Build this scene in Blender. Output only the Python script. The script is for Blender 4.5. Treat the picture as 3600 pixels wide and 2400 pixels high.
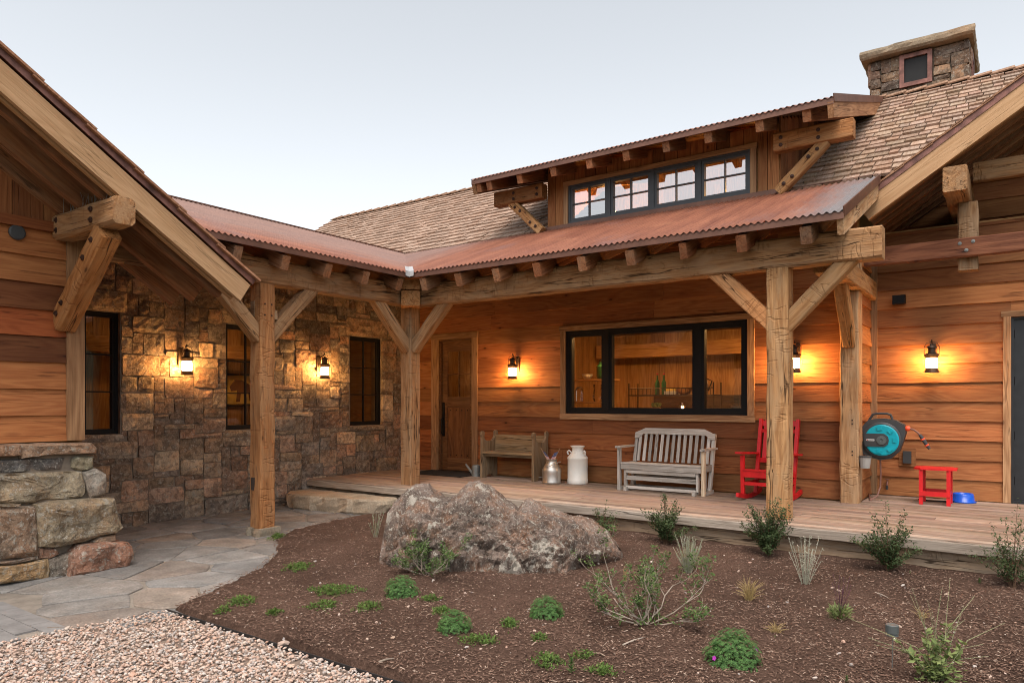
import bpy, math, random
from mathutils import Vector, Matrix, noise
random.seed(7)
for o in list(bpy.data.objects): bpy.data.objects.remove(o)
SC = bpy.context.scene
COL = SC.collection
V = Vector
# ------------------------------------------------------------------ camera
ZC = 1.63
YAW = math.atan2(2503, 3530)
cam_d = bpy.data.cameras.new('camera')
cam_d.sensor_width = 36; cam_d.lens = 25.03
cam_d.shift_y = 212 / 3600
cam_d.clip_start = .05; cam_d.clip_end = 3000
cam = bpy.data.objects.new('camera', cam_d); COL.objects.link(cam)
cam.location = (0, 0, ZC); cam.rotation_euler = (math.radians(90), 0, YAW)
SC.camera = cam
# ------------------------------------------------------------------ sky, sun, exposure
SUN_EL, SUN_AZ = 62, 155          # degrees; azimuth clockwise from +Y
wd = bpy.data.worlds.new('World'); SC.world = wd; wd.use_nodes = True
wn = wd.node_tree; bg = wn.nodes['Background']
sky = wn.nodes.new('ShaderNodeTexSky'); sky.sky_type = 'NISHITA'; sky.sun_disc = False
sky.sun_elevation = math.radians(SUN_EL); sky.sun_rotation = math.radians(SUN_AZ)
sky.air_density = 1.0; sky.dust_density = 2.2; sky.ozone_density = 1.6
hs = wn.nodes.new('ShaderNodeHueSaturation'); hs.inputs['Saturation'].default_value = .21; hs.inputs['Hue'].default_value = .485
wn.links.new(sky.outputs[0], hs.inputs['Color']); wn.links.new(hs.outputs[0], bg.inputs[0])
bg.inputs[1].default_value = .15
sd = bpy.data.lights.new('sun', 'SUN'); sd.energy = 1.5; sd.angle = math.radians(40); sd.color = (1, .87, .74)
sun = bpy.data.objects.new('sun', sd); COL.objects.link(sun)
a, e = math.radians(SUN_AZ), math.radians(SUN_EL)
to_sun = V((math.sin(a) * math.cos(e), math.cos(a) * math.cos(e), math.sin(e)))
sun.rotation_euler = to_sun.to_track_quat('Z', 'Y').to_euler(); sun.location = to_sun * 60
SC.view_settings.view_transform = 'Standard'; SC.view_settings.look = 'None'
SC.view_settings.gamma = 1; SC.view_settings.exposure = .8; SC.view_settings.use_curve_mapping = False
SC.render.engine = 'CYCLES'
SC.cycles.use_denoising = True
SC.cycles.max_bounces = 6; SC.cycles.diffuse_bounces = 1; SC.cycles.filter_width = 1.0; SC.cycles.glossy_bounces = 3
SC.cycles.transparent_max_bounces = 10; SC.cycles.caustics_reflective = False; SC.cycles.caustics_refractive = False
SC.cycles.sample_clamp_indirect = 4
# ------------------------------------------------------------------ surveying: photo pixel (3600 wide) -> point on a plane
_R = V((3530, 2503, 0)).normalized(); _F = V((-2503, 3530, 0)).normalized()
def ray(x, y): return (x - 1800) / 2503 * _R + _F + V((0, 0, (1412 - y) / 2503))
def atX(x, y, X): d = ray(x, y); return V((0, 0, ZC)) + d * (X / d.x)
def atY(x, y, Y): d = ray(x, y); return V((0, 0, ZC)) + d * (Y / d.y)
def atZ(x, y, Z): d = ray(x, y); return V((0, 0, ZC)) + d * ((Z - ZC) / d.z)
K = 3600 / 2352
def gd(x, y, z=0.0): return atZ(x * K, y * K, z)
# ------------------------------------------------------------------ object helpers
WM = {}
def link(name, data, mat=None, parent=None, M=None, color=None, kind=None):
    o = bpy.data.objects.new(name, data); COL.objects.link(o)
    M = M or Matrix.Identity(4)
    if parent is not None:
        o.parent = parent; o.matrix_basis = WM[parent.name].inverted() @ M
    else: o.matrix_basis = M
    WM[o.name] = M
    if mat is not None and not data.materials: data.materials.append(mat)
    if color is not None: o.color = (*color, 1)
    if kind: o['kind'] = kind
    return o
def tag(o, label, cat, group=None):
    o['label'] = label; o['category'] = cat
    if group: o['group'] = group
    return o
def thing(name, loc, label, cat, group=None, rz=0):
    o = bpy.data.objects.new(name, None); COL.objects.link(o); o.empty_display_size = .1
    M = Matrix.Translation(loc) @ Matrix.Rotation(rz, 4, 'Z'); o.matrix_basis = M; WM[o.name] = M
    return tag(o, label, cat, group)
def copy_tree(o, M, label):
    r = o.copy(); COL.objects.link(r); r.matrix_basis = M; WM[r.name] = M; r['label'] = label
    for ch in o.children:
        c = ch.copy(); COL.objects.link(c); c.parent = r
        for g in ch.children:
            d = g.copy(); COL.objects.link(d); d.parent = c
    return r
def axes(x, y, z, t):
    M = Matrix((x, y, z)).transposed().to_4x4(); M.translation = t; return M
class MB:
    def __init__(s): s.v = []; s.f = []
    def add(s, vs, fs):
        b = len(s.v); s.v += [tuple(p) for p in vs]; s.f += [tuple(i + b for i in f) for f in fs]
    def box(s, lo, hi, j=0):
        x0, y0, z0 = lo; x1, y1, z1 = hi
        vs = [(x0, y0, z0), (x1, y0, z0), (x1, y1, z0), (x0, y1, z0), (x0, y0, z1), (x1, y0, z1), (x1, y1, z1), (x0, y1, z1)]
        if j: vs = [tuple(c + random.uniform(-j, j) for c in p) for p in vs]
        s.add(vs, [(0, 3, 2, 1), (4, 5, 6, 7), (0, 1, 5, 4), (1, 2, 6, 5), (2, 3, 7, 6), (3, 0, 4, 7)])
        return s
    def bar(s, p0, p1, w, h, up=(0, 0, 1)):
        p0, p1, up = V(p0), V(p1), V(up); x = (p1 - p0).normalized(); y = up.cross(x).normalized(); z = x.cross(y)
        vs = [p + y * a * w / 2 + z * b * h / 2 for p in (p0, p1) for a, b in ((-1, -1), (1, -1), (1, 1), (-1, 1))]
        s.add(vs, [(0, 3, 2, 1), (4, 5, 6, 7), (0, 1, 5, 4), (1, 2, 6, 5), (2, 3, 7, 6), (3, 0, 4, 7)]); return s
    def tube(s, pts, r, n=6, cap=True):
        pts = [V(p) for p in pts]; rs = r if isinstance(r, (list, tuple)) else [r] * len(pts); rings = []
        u = None
        for i, p in enumerate(pts):
            d = (pts[min(i + 1, len(pts) - 1)] - pts[max(i - 1, 0)])
            d = d.normalized() if d.length > 1e-9 else V((0, 0, 1))
            if u is None: u = d.orthogonal().normalized()
            u = (u - d * u.dot(d)); u = u.normalized() if u.length > 1e-6 else d.orthogonal().normalized()
            w = d.cross(u); rings.append([p + (u * math.cos(k * 2 * math.pi / n) + w * math.sin(k * 2 * math.pi / n)) * rs[i] for k in range(n)])
        vs = [q for rg in rings for q in rg]; fs = []
        for i in range(len(pts) - 1):
            for k in range(n): fs.append((i * n + k, i * n + (k + 1) % n, (i + 1) * n + (k + 1) % n, (i + 1) * n + k))
        if cap: fs += [tuple(range(n - 1, -1, -1)), tuple((len(pts) - 1) * n + k for k in range(n))]
        s.add(vs, fs); return s
    def lathe(s, prof, n=24, c=(0, 0, 0)):
        vs = [(c[0] + r * math.cos(k * 2 * math.pi / n), c[1] + r * math.sin(k * 2 * math.pi / n), c[2] + z) for r, z in prof for k in range(n)]
        fs = [(i * n + k, i * n + (k + 1) % n, (i + 1) * n + (k + 1) % n, (i + 1) * n + k) for i in range(len(prof) - 1) for k in range(n)]
        fs += [tuple(range(n - 1, -1, -1)), tuple((len(prof) - 1) * n + k for k in range(n))]
        s.add(vs, fs); return s
    def prism(s, poly, y0, y1):      # polygon in x,z extruded along y
        n = len(poly); s.add([(x, y0, z) for x, z in poly] + [(x, y1, z) for x, z in poly],
            [tuple(range(n)), tuple(range(2 * n - 1, n - 1, -1))] + [(k, k + n, (k + 1) % n + n, (k + 1) % n) for k in range(n)]); return s
    def leaf(s, p, d, up, L, W):
        p, d = V(p), V(d).normalized(); sd = d.cross(V(up)); sd = sd.normalized() if sd.length > 1e-4 else d.orthogonal().normalized()
        n = sd.cross(d)
        s.add([p, p + d * L * .45 + sd * W / 2 - n * L * .06, p + d * L - n * L * .12, p + d * L * .45 - sd * W / 2 - n * L * .06, p + d * L * .5],
              [(0, 1, 4), (1, 2, 4), (2, 3, 4), (3, 0, 4)])
    def mesh(s, name='mesh', smooth=False):
        me = bpy.data.meshes.new(name); me.from_pydata(s.v, [], s.f)
        if smooth: me.polygons.foreach_set('use_smooth', [True] * len(me.polygons))
        me.update(); return me
    def obj(s, name, mat, parent=None, M=None, smooth=False, color=None, kind=None):
        if M is not None and not isinstance(M, Matrix): M = Matrix.Translation(M)
        return link(name, s.mesh(name, smooth), mat, parent, M, color, kind)
Z3 = V((0, 0, 1))
def plank(name, p0, p1, w, h, mat, parent, color=None, up=Z3, j=0):
    p0, p1, up = V(p0), V(p1), V(up); x = (p1 - p0).normalized(); y = up.cross(x).normalized(); z = x.cross(y)
    b = MB().box((0, -w / 2, -h / 2), ((p1 - p0).length, w / 2, h / 2), j)
    return b.obj(name, mat, parent, axes(x, y, z, p0), color=color)
def timber(name, p0, p1, w, h, mat, parent, color=None, up=Z3, j=.006, seg=.16, ch=.016, endcut=None):
    p0, p1, up = V(p0), V(p1), V(up); x = (p1 - p0).normalized(); y = up.cross(x).normalized(); z = x.cross(y)
    L = (p1 - p0).length; n = max(2, int(L / seg)); vs = []; fs = []; a, b = w / 2, h / 2
    sec = [(-a + ch, -b), (a - ch, -b), (a, -b + ch), (a, b - ch), (a - ch, b), (-a + ch, b), (-a, b - ch), (-a, -b + ch)]
    for i in range(n + 1):
        t = i / n * L; wob = (random.uniform(-j, j) * .6, random.uniform(-j, j) * .6); endc = .985 if i in (0, n) else 1
        for q, r in sec: vs.append((t + (random.uniform(-j, j) * .5 if i in (0, n) else 0), q * endc + wob[0] + random.uniform(-j, j) * .45, r * endc + wob[1] + random.uniform(-j, j) * .45))
    for i in range(n):
        for k in range(8): fs.append((i * 8 + k, i * 8 + (k + 1) % 8, (i + 1) * 8 + (k + 1) % 8, (i + 1) * 8 + k))
    fs += [tuple(range(7, -1, -1)), tuple(n * 8 + k for k in range(8))]
    m = MB(); m.add(vs, fs)
    return m.obj(name, mat, parent, axes(x, y, z, p0), color=color)
# wall frames: local x along the wall, y into the wall, z up
class Fr:
    def __init__(s, o, x): s.o = V(o); s.x = V(x).normalized(); s.y = Z3.cross(s.x); s.M = axes(s.x, s.y, Z3, s.o)
    def at(s, u, w, z): return s.M @ V((u, w, z))
    def T(s, u, w, z): return s.M @ Matrix.Translation((u, w, z))
def cells(u0, u1, z0, z1, op):
    us = sorted({u0, u1, *[c for q in op for c in q[:2] if u0 < c < u1]}); zs = sorted({z0, z1, *[c for q in op for c in q[2:] if z0 < c < z1]})
    for a, b in zip(us, us[1:]):
        for c, d in zip(zs, zs[1:]):
            if not any(q[0] <= (a + b) / 2 <= q[1] and q[2] <= (c + d) / 2 <= q[3] for q in op): yield a, b, c, d
def backing(name, fr, u0, u1, z0, z1, op, mat, parent, y0=.01, y1=.14):
    m = MB()
    for a, b, c, d in cells(u0, u1, z0, z1, op): m.box((a, y0, c), (b, y1, d))
    return m.obj(name, mat, parent, fr.M)
def lap_siding(wall, fr, u0, u1, z0, z1, ex, op, mat, colf, cutf=None, maxlen=4.2):
    k = 0; z = z0
    while z < z1 - .02:
        h = min(ex, z1 - z); segs = [(u0, u1, 0, h)]
        for q in op:
            nxt = []
            for (a, b, lo, hi) in segs:
                if q[1] <= a or q[0] >= b or q[3] <= z + lo or q[2] >= z + hi: nxt.append((a, b, lo, hi)); continue
                if q[0] > a + .02: nxt.append((a, q[0], lo, hi))
                if q[1] < b - .02: nxt.append((q[1], b, lo, hi))
                m0, m1 = max(a, q[0]), min(b, q[1])
                if q[2] - z - lo > .03: nxt.append((m0, m1, lo, q[2] - z))
                if z + hi - q[3] > .03: nxt.append((m0, m1, q[3] - z, hi))
            segs = nxt
        for (a, b, lo, hi) in segs:
            parts = [a]
            while b - parts[-1] > maxlen: parts.append(parts[-1] + random.uniform(1.8, 3.4))
            parts.append(b)
            for s0, s1 in zip(parts, parts[1:]):
                if cutf: s1 = min(s1, cutf(z + hi));
                if s1 - s0 < .05: continue
                L = s1 - s0; n = max(2, int(L / .35)); vs = []; fs = []
                top = hi + .02 if hi >= h - 1e-6 else hi
                for i in range(n + 1):
                    x = L * i / n + (.0015 if i == 0 else -.0015 if i == n else 0); jz = random.uniform(-.004, .003); jy = random.uniform(-.003, .003)
                    vs += [(x, .012, lo + jz), (x, -.038 + jy, lo + jz), (x, -.010 + jy, top), (x, .012, top)]
                for i in range(n):
                    for c in range(4): fs.append((i * 4 + c, i * 4 + (c + 1) % 4, (i + 1) * 4 + (c + 1) % 4, (i + 1) * 4 + c)[::-1])
                fs += [(0, 1, 2, 3), tuple(n * 4 + c for c in (3, 2, 1, 0))]
                m = MB(); m.add(vs, fs); m.obj('board', mat, wall, fr.T(s0, 0, z), color=colf(k))
        z += h; k += 1
def stone_block(w, h, depth, bulge, rough=.012, cell=.06):
    nx = max(2, round(w / cell)); nz = max(2, round(h / cell)); sx = random.uniform(0, 500); vs = []; fs = []; cj = [random.uniform(-.011, .011) for _ in range(8)]
    def P(i, k):
        u = i / nx; t = k / nz; x = (u - .5) * w; z = (t - .5) * h
        e = min(min(u, 1 - u) * w, min(t, 1 - t) * h); q = V((x * 5 + sx, z * 5, 1.3)); n1 = noise.noise(q); n2 = noise.noise(q * 3)
        if i in (0, nx): x += -math.copysign(1, x) * (abs(noise.noise(V((sx, z * 9, 3)))) * .012)
        if k in (0, nz): z += -math.copysign(1, z) * (abs(noise.noise(V((x * 9, sx, 5)))) * .012)
        if i in (0, nx) and k in (0, nz): x *= 1 - min(.016, w * .04) / w; z *= 1 - min(.014, h * .06) / h
        x += (cj[0] * (1 - t) + cj[1] * t) * (1 - u) + (cj[2] * (1 - t) + cj[3] * t) * u; z += (cj[4] * (1 - u) + cj[5] * u) * (1 - t) + (cj[6] * (1 - u) + cj[7] * u) * t
        y = -bulge * (.25 + .75 * min(1, e / .05)) - n1 * rough * 1.3 - n2 * rough * 1.1 - .004 if e > 1e-6 else -bulge * .15 - .004
        return (x, y, z)
    for i in range(nx + 1):
        for k in range(nz + 1): vs.append(P(i, k))
    id_ = lambda i, k: i * (nz + 1) + k
    for i in range(nx):
        for k in range(nz): fs.append((id_(i, k), id_(i + 1, k), id_(i + 1, k + 1), id_(i, k + 1)))
    loop = [id_(i, 0) for i in range(nx + 1)] + [id_(nx, k) for k in range(1, nz + 1)] + [id_(i, nz) for i in range(nx - 1, -1, -1)] + [id_(0, k) for k in range(nz - 1, 0, -1)]
    b = len(vs)
    for q in loop: x, y, z = vs[q]; vs.append((x * .99, depth, z * .99))
    n = len(loop)
    for k in range(n): fs.append((loop[k], b + k, b + (k + 1) % n, loop[(k + 1) % n]))
    m = MB(); m.add(vs, fs); return m
def ashlar(u0, u1, z0, z1, op, g, wr, hr, rnd):
    nu = int(round((u1 - u0) / g)); nz = int(round((z1 - z0) / g)); occ = [[False] * nz for _ in range(nu)]; out = []
    for i in range(nu):
        for k in range(nz):
            x, z = u0 + (i + .5) * g, z0 + (k + .5) * g
            if any(q[0] < x < q[1] and q[2] < z < q[3] for q in op): occ[i][k] = True
    for k in range(nz):
        for i in range(nu):
            if occ[i][k]: continue
            w = rnd.randint(*wr); h = rnd.choice(hr)
            if w < 3: h = min(h, 3)
            ww = 0
            while ww < w and i + ww < nu and not occ[i + ww][k]: ww += 1
            if ww < w + 2 and (i + ww >= nu or occ[i + ww][k] ) : pass
            rest = 0
            while i + ww + rest < nu and not occ[i + ww + rest][k]: rest += 1
            if 0 < rest < 2: ww += rest
            hh = 1
            while hh < h and k + hh < nz and all(not occ[i + d][k + hh] for d in range(ww)): hh += 1
            hh = min(hh, max(1, ww))
            if nz - (k + hh) == 1: hh = hh + 1 if all(not occ[i + d][k + hh] for d in range(ww)) else hh
            for d in range(ww):
                for c in range(hh): occ[i + d][k + c] = True
            out.append((u0 + i * g, u0 + (i + ww) * g, z0 + k * g, z0 + (k + hh) * g))
    return out
def in_poly(x, y, poly):
    c = False; n = len(poly); j = n - 1
    for i in range(n):
        xi, yi = poly[i][:2]; xj, yj = poly[j][:2]
        if (yi > y) != (yj > y) and x < (xj - xi) * (y - yi) / (yj - yi) + xi: c = not c
        j = i
    return c
def poly_dist(x, y, poly):
    best = 1e9; n = len(poly)
    for i in range(n):
        x0, y0 = poly[i][:2]; x1, y1 = poly[(i + 1) % n][:2]; dx, dy = x1 - x0, y1 - y0
        t = max(0, min(1, ((x - x0) * dx + (y - y0) * dy) / (dx * dx + dy * dy + 1e-12)))
        best = min(best, math.hypot(x - x0 - t * dx, y - y0 - t * dy))
    return best
# ------------------------------------------------------------------ materials
class Mt:
    def __init__(s, name):
        s.m = bpy.data.materials.new(name); s.m.use_nodes = True; s.t = s.m.node_tree; s.b = s.t.nodes['Principled BSDF']; s.out = s.t.nodes['Material Output']
    def put(s, sock, v):
        if isinstance(v, bpy.types.Node): v = v.outputs[0]
        elif isinstance(v, tuple) and len(v) == 2 and isinstance(v[0], bpy.types.Node): v = v[0].outputs[v[1]]
        if isinstance(v, bpy.types.NodeSocket): s.t.links.new(v, sock)
        else:
            if sock.type == 'RGBA' and len(v) == 3: v = (*v, 1)
            sock.default_value = v
    def n(s, t, ins=None, **props):
        nd = s.t.nodes.new('ShaderNode' + t)
        for k, v in props.items(): setattr(nd, k, v)
        for k, v in (ins or {}).items(): s.put(nd.inputs[k], v)
        return nd
    def math(s, op, a, b=0., c=None, clamp=False):
        ins = {0: a, 1: b}
        if c is not None: ins[2] = c
        return s.n('Math', ins, operation=op, use_clamp=clamp)
    def mix(s, f, a, b, blend='MIX'):
        nd = s.n('Mix', data_type='RGBA', blend_type=blend); s.put(nd.inputs[0], f); s.put(nd.inputs[6], a); s.put(nd.inputs[7], b); return (nd, 2)
    def ramp(s, f, stops, interp='LINEAR'):
        nd = s.n('ValToRGB', {0: f}); cr = nd.color_ramp; cr.interpolation = interp
        while len(cr.elements) < len(stops): cr.elements.new(.5)
        for e, (p, c) in zip(cr.elements, stops): e.position = p; e.color = (*c, 1) if isinstance(c, tuple) else (c, c, c, 1)
        return nd
    def coords(s, rand=True):
        oc = s.n('TexCoord'); oi = s.n('ObjectInfo'); ge = s.n('NewGeometry')
        r = s.math('FRACT', s.math('ADD', (oi, 'Random'), (ge, 'Random Per Island')))
        s.rnd = r; s.oi = oi
        off = s.n('CombineXYZ', {0: s.math('MULTIPLY', r, 37.), 1: s.math('MULTIPLY', r, 71.), 2: s.math('MULTIPLY', r, 19.)})
        return s.n('VectorMath', {0: (oc, 'Object'), 1: off}, operation='ADD')
    def map(s, v, sc): return s.n('Mapping', {'Vector': v, 'Scale': sc})
    def noise(s, v, sc=1., det=4., rough=.55, dist=0.): return s.n('TexNoise', {'Vector': v, 'Scale': sc, 'Detail': det, 'Roughness': rough, 'Distortion': dist})
    def bump(s, h, strength=.4, dist=.01): s.put(s.b.inputs['Normal'], s.n('Bump', {'Strength': strength, 'Distance': dist, 'Height': h}))
    def fin(s, col=None, rough=None, metal=None, spec=None):
        if col is not None: s.put(s.b.inputs['Base Color'], col)
        if rough is not None: s.put(s.b.inputs['Roughness'], rough)
        if metal is not None: s.b.inputs['Metallic'].default_value = metal
        if spec is not None: s.b.inputs['Specular IOR Level'].default_value = spec
        return s.m
def wood(name, c1, c2, cd, rough=.75, axis=('l', 'c', 'c'), knots=.5, cracks=.6, bump=.5, blotch=.4, gray=None, gf=.5, hew=0., specks=0., var=(.74, 1.18)):
    g = Mt(name); v = g.coords(); S = lambda a, b: tuple(a if q == 'l' else b for q in axis)
    n1 = g.noise(g.map(v, S(1.0, 30)), 1., 5., .65); nf = g.noise(g.map(v, S(3., 62)), 1., 4., .65)
    n2 = g.noise(g.map(v, S(.5, 4.6)), 1., 2., .5, .6)
    ring = g.math('PINGPONG', g.math('MULTIPLY', n2, 21.), 1.)
    fac = g.math('ADD', g.math('ADD', g.math('MULTIPLY', n1, .30), g.math('MULTIPLY', nf, .50)), g.math('MULTIPLY', ring, .20))
    col = g.mix(g.ramp(fac, [(.38, 0.), (.61, 1.)]), c1, c2)
    big = g.ramp(g.noise(g.map(v, S(.8, 3.)), 1., 4.), [(.46, 0.), (.68, 1.)])
    col = g.mix(g.math('MULTIPLY', big, blotch), col, cd)
    if gray is not None: col = g.mix(g.math('MULTIPLY', g.ramp(g.noise(g.map(v, S(1.6, 7)), 1.3, 6., .65), [(.45, 0.), (.58, 1.)]), gf), col, gray)
    kn = g.n('TexVoronoi', {'Vector': g.map(v, S(1.7, 4.4)), 'Scale': 1.})
    col = g.mix(g.math('MULTIPLY', g.ramp(kn, [(.06, 1.), (.17, 0.)]), knots * .6), col, cd)
    col = g.mix(g.math('MULTIPLY', g.ramp(kn, [(.035, 1.), (.065, 0.)]), knots), col, tuple(c * .3 for c in cd))
    nc = g.noise(g.map(v, S(.38, 9)), 1., 3., .5)
    ln = g.ramp(g.math('ABSOLUTE', g.math('SUBTRACT', nc, .5)), [(.004, 1.), (.011, 0.)])
    ck = g.math('MULTIPLY', ln, g.ramp(g.noise(g.map(v, S(1.2, 5)), 1., 2.), [(.47, 0.), (.55, 1.)]))
    col = g.mix(g.math('MULTIPLY', ck, cracks), col, tuple(c * .16 for c in cd))
    if specks: col = g.mix(g.math('MULTIPLY', g.ramp(g.noise(g.map(v, S(7, 22)), 1., 4., .7), [(.64, 0.), (.69, 1.)]), specks), col, tuple(c * .2 for c in cd))
    if hew:
        hn = g.noise(g.map(v, S(8.5, 2.4)), 1., 2., .5); hm = g.ramp(g.noise(g.map(v, S(1.5, 3)), 1.7, 2.), [(.48, 0.), (.56, 1.)])
        he = g.math('MULTIPLY', g.ramp(g.math('ABSOLUTE', g.math('SUBTRACT', hn, .5)), [(.010, 1.), (.03, 0.)]), hm)
        col = g.mix(g.math('MULTIPLY', he, .2), col, cd)
    col = g.mix(1., col, (g.oi, 'Color'), 'MULTIPLY')
    col = g.mix(1., col, g.ramp(g.rnd, [(0., var[0]), (1., var[1])]), 'MULTIPLY')
    h = g.math('SUBTRACT', g.math('ADD', g.math('MULTIPLY', nf, .7), g.math('MULTIPLY', ring, .05)), g.math('MULTIPLY', ck, 1.2))
    if hew: h = g.math('SUBTRACT', h, g.math('MULTIPLY', he, hew))
    g.bump(h, bump, .014)
    return g.fin(col, rough, spec=.25)
MW = {}
WHITE = (1, 1, 1)
MW['siding'] = wood('siding_cedar', (.33, .122, .044), (.44, .185, .070), (.19, .062, .024), .7, blotch=.3, cracks=.45, bump=.4, knots=.9)
MW['timber'] = wood('hewn_timber', (.31, .175, .088), (.50, .315, .175), (.17, .085, .04), .85, gray=(.40, .30, .205), gf=.5, cracks=.8, bump=.8, hew=.6, knots=.7, specks=.45)
MW['barge'] = wood('fresh_fir', (.47, .275, .14), (.56, .345, .19), (.30, .15, .07), .7, cracks=.2, blotch=.12, knots=1.)
MW['rafter'] = wood('rafter_wood', (.21, .105, .058), (.36, .20, .115), (.12, .055, .03), .8, gray=(.26, .2, .15), gf=.4)
MW['trim'] = wood('trim_wood', (.30, .16, .08), (.47, .28, .15), (.19, .09, .045), .75, cracks=.4)
MW['deck'] = wood('deck_wood', (.27, .18, .13), (.39, .275, .205), (.18, .11, .075), .8, cracks=.5, knots=.2, gray=(.38, .30, .24), gf=.5)
MW['rim'] = wood('rim_wood', (.38, .26, .165), (.55, .40, .27), (.26, .16, .095), .9, cracks=.9, hew=.6, bump=.7, specks=.3, gray=(.3, .25, .2), gf=.5)
MW['grey'] = wood('weathered_grey_wood', (.42, .375, .33), (.62, .57, .52), (.27, .235, .205), .85, cracks=.6, knots=.2)
MW['pew'] = wood('aged_pew_wood', (.24, .16, .09), (.40, .28, .17), (.14, .085, .045), .8, cracks=.9, gray=(.36, .29, .21), gf=.5)
MW['door'] = wood('door_wood', (.13, .055, .022), (.22, .105, .045), (.07, .03, .014), .5, cracks=.3)
MW['room'] = wood('interior_wood', (.34, .165, .06), (.48, .26, .105), (.22, .1, .038), .6, cracks=.3)
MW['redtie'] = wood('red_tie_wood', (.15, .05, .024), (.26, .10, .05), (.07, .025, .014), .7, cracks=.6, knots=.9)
MW['shake'] = wood('cedar_shake', (.32, .21, .15), (.43, .31, .24), (.29, .155, .095), .85, axis=('c', 'l', 'l'), cracks=.15, knots=0., blotch=.45, var=(.84, 1.12))
def stone(name, base=(1, 1, 1), lichen=.5, dark=.5, bs=.9, sc=1., use=True, warm=.5, lth=.0, patch=0., mottle=.0):
    g = Mt(name); v = g.coords(); n1 = g.noise(v, 3.2 * sc, 8., .62); n2 = g.noise(v, 9 * sc, 6., .7, .6); n3 = g.noise(v, 1.6 * sc, 5., .6); n4 = g.noise(v, 42 * sc, 4., .7)
    col = g.mix(1., (g.oi, 'Color') if use else base, g.ramp(n1, [(.25, .55), (.5, .95), (.75, 1.45)]), 'MULTIPLY')
    col = g.mix(g.math('MULTIPLY', g.ramp(g.noise(v, 2.3 * sc, 3.), [(.45, 0.), (.65, 1.)]), warm), col, g.mix(1., col, (1.22, .93, .74), 'MULTIPLY'))
    col = g.mix(g.math('MULTIPLY', g.ramp(n3, [(.46, 0.), (.58, 1.)]), dark), col, (.055, .045, .038))
    if mottle: col = g.mix(g.math('MULTIPLY', g.ramp(g.noise(v, 11 * sc, 5., .7, .5), [(.48, 0.), (.56, 1.)]), mottle), col, g.mix(1., col, (.33, .33, .36), 'MULTIPLY'))
    col = g.mix(g.math('MULTIPLY', g.ramp(n2, [(.585 - lth, 0.), (.63 - lth, 1.)]), lichen), col, (.36, .33, .275))
    col = g.mix(g.math('MULTIPLY', g.ramp(g.noise(v, 17 * sc, 4., .6, .4), [(.63 - lth, 0.), (.67 - lth, 1.)]), lichen * .8), col, (.50, .47, .42))
    if patch: col = g.mix(g.math('MULTIPLY', g.ramp(g.noise(v, 5.0, 7., .68, .3), [(.575, 0.), (.60, 1.)]), patch), col, (.42, .385, .33))
    col = g.mix(.5, col, g.mix(1., col, g.ramp(n4, [(.3, .5), (.7, 1.5)]), 'MULTIPLY'))
    h = g.math('ADD', g.math('MULTIPLY', n2, .6), g.math('ADD', g.math('MULTIPLY', n1, .8), g.math('MULTIPLY', n4, .4)))
    g.bump(h, bs, .025)
    return g.fin(col, .92, spec=.2)
MS = stone('fieldstone', lichen=.6, dark=.5, sc=1.4, mottle=.6, lth=.015)
MS_big = stone('base_boulder_stone', lichen=.7, dark=.3, sc=1.9, lth=.03, bs=1., mottle=.5)
MS_rock = stone('lichen_rock', lichen=.75, dark=.6, sc=2.6, warm=.9, bs=1., lth=.02, patch=.8, mottle=.45)
MS_flag = stone('flagstone', lichen=.15, dark=.12, bs=.5, sc=1.2, warm=.2)
MS_slab = stone('slab_stone', lichen=.2, dark=.1, bs=.6)
def plain(name, col, rough=.6, metal=0., var=.15, bump=.0, bsc=40., spec=.5, island=False, dirt=None):
    g = Mt(name); v = g.coords(); c = g.mix(1., col, g.ramp(g.noise(v, 7., 5.), [(.3, 1 - var), (.7, 1 + var)]), 'MULTIPLY')
    if island: c = g.mix(1., c, g.ramp(g.rnd, [(0., .6), (1., 1.4)]), 'MULTIPLY')
    if dirt: c = g.mix(g.ramp(g.noise(v, 5., 6., .7), [(.55, 0.), (.75, .7)]), c, dirt)
    if bump: g.bump(g.noise(v, bsc, 4.), bump, .01)
    return g.fin(c, rough, metal, spec)
M_mortar = plain('mortar', (.21, .165, .125), .95, var=.3, bump=.5)
M_black = plain('black_frame', (.008, .008, .009), .55, spec=.2)
M_grayframe = plain('charcoal_frame', (.045, .05, .058), .45)
M_iron = plain('dark_iron', (.035, .024, .018), .55, .6)
M_lantern = plain('bronze_lantern', (.06, .038, .025), .5, .5)
M_bolt = plain('rusty_bolt', (.07, .035, .025), .6, .5, var=.4)
M_red = plain('red_plastic', (.68, .014, .018), .42, var=.16)
M_blue = plain('blue_plastic', (.01, .10, .60), .25, var=.05)
M_teal = plain('teal_plastic', (.0, .36, .46), .35, var=.05)
M_char = plain('charcoal_plastic', (.045, .047, .05), .5, var=.1)
M_orange = plain('orange_plastic', (.85, .09, .03), .4, var=.05)
M_whitep = plain('white_enamel', (.80, .78, .73), .35, var=.06, dirt=(.5, .46, .4))
M_alu = plain('aluminium', (.55, .52, .48), .46, 1., var=.1, bump=.08, bsc=60.)
M_galv = plain('galvanised', (.22, .23, .22), .55, .5, var=.25)
M_hose = plain('rubber_hose', (.22, .10, .075), .6)
M_mat = plain('black_mat', (.012, .012, .013), .95, bump=.6, bsc=200.)
M_stakeg = plain('grey_stake', (.10, .115, .115), .45)
M_steel = plain('steel_wire', (.4, .4, .38), .4, .8)
M_doorg = plain('charcoal_door', (.028, .03, .034), .45, .2)
M_copper = plain('copper_drip_edge', (.22, .10, .078), .5, .4, var=.55, dirt=(.14, .065, .06))
M_brownmetal = plain('brown_metal', (.16, .075, .05), .5, .3, var=.2)
M_lead = plain('lead_flashing', (.5, .49, .49), .45, .3, var=.12)
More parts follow.
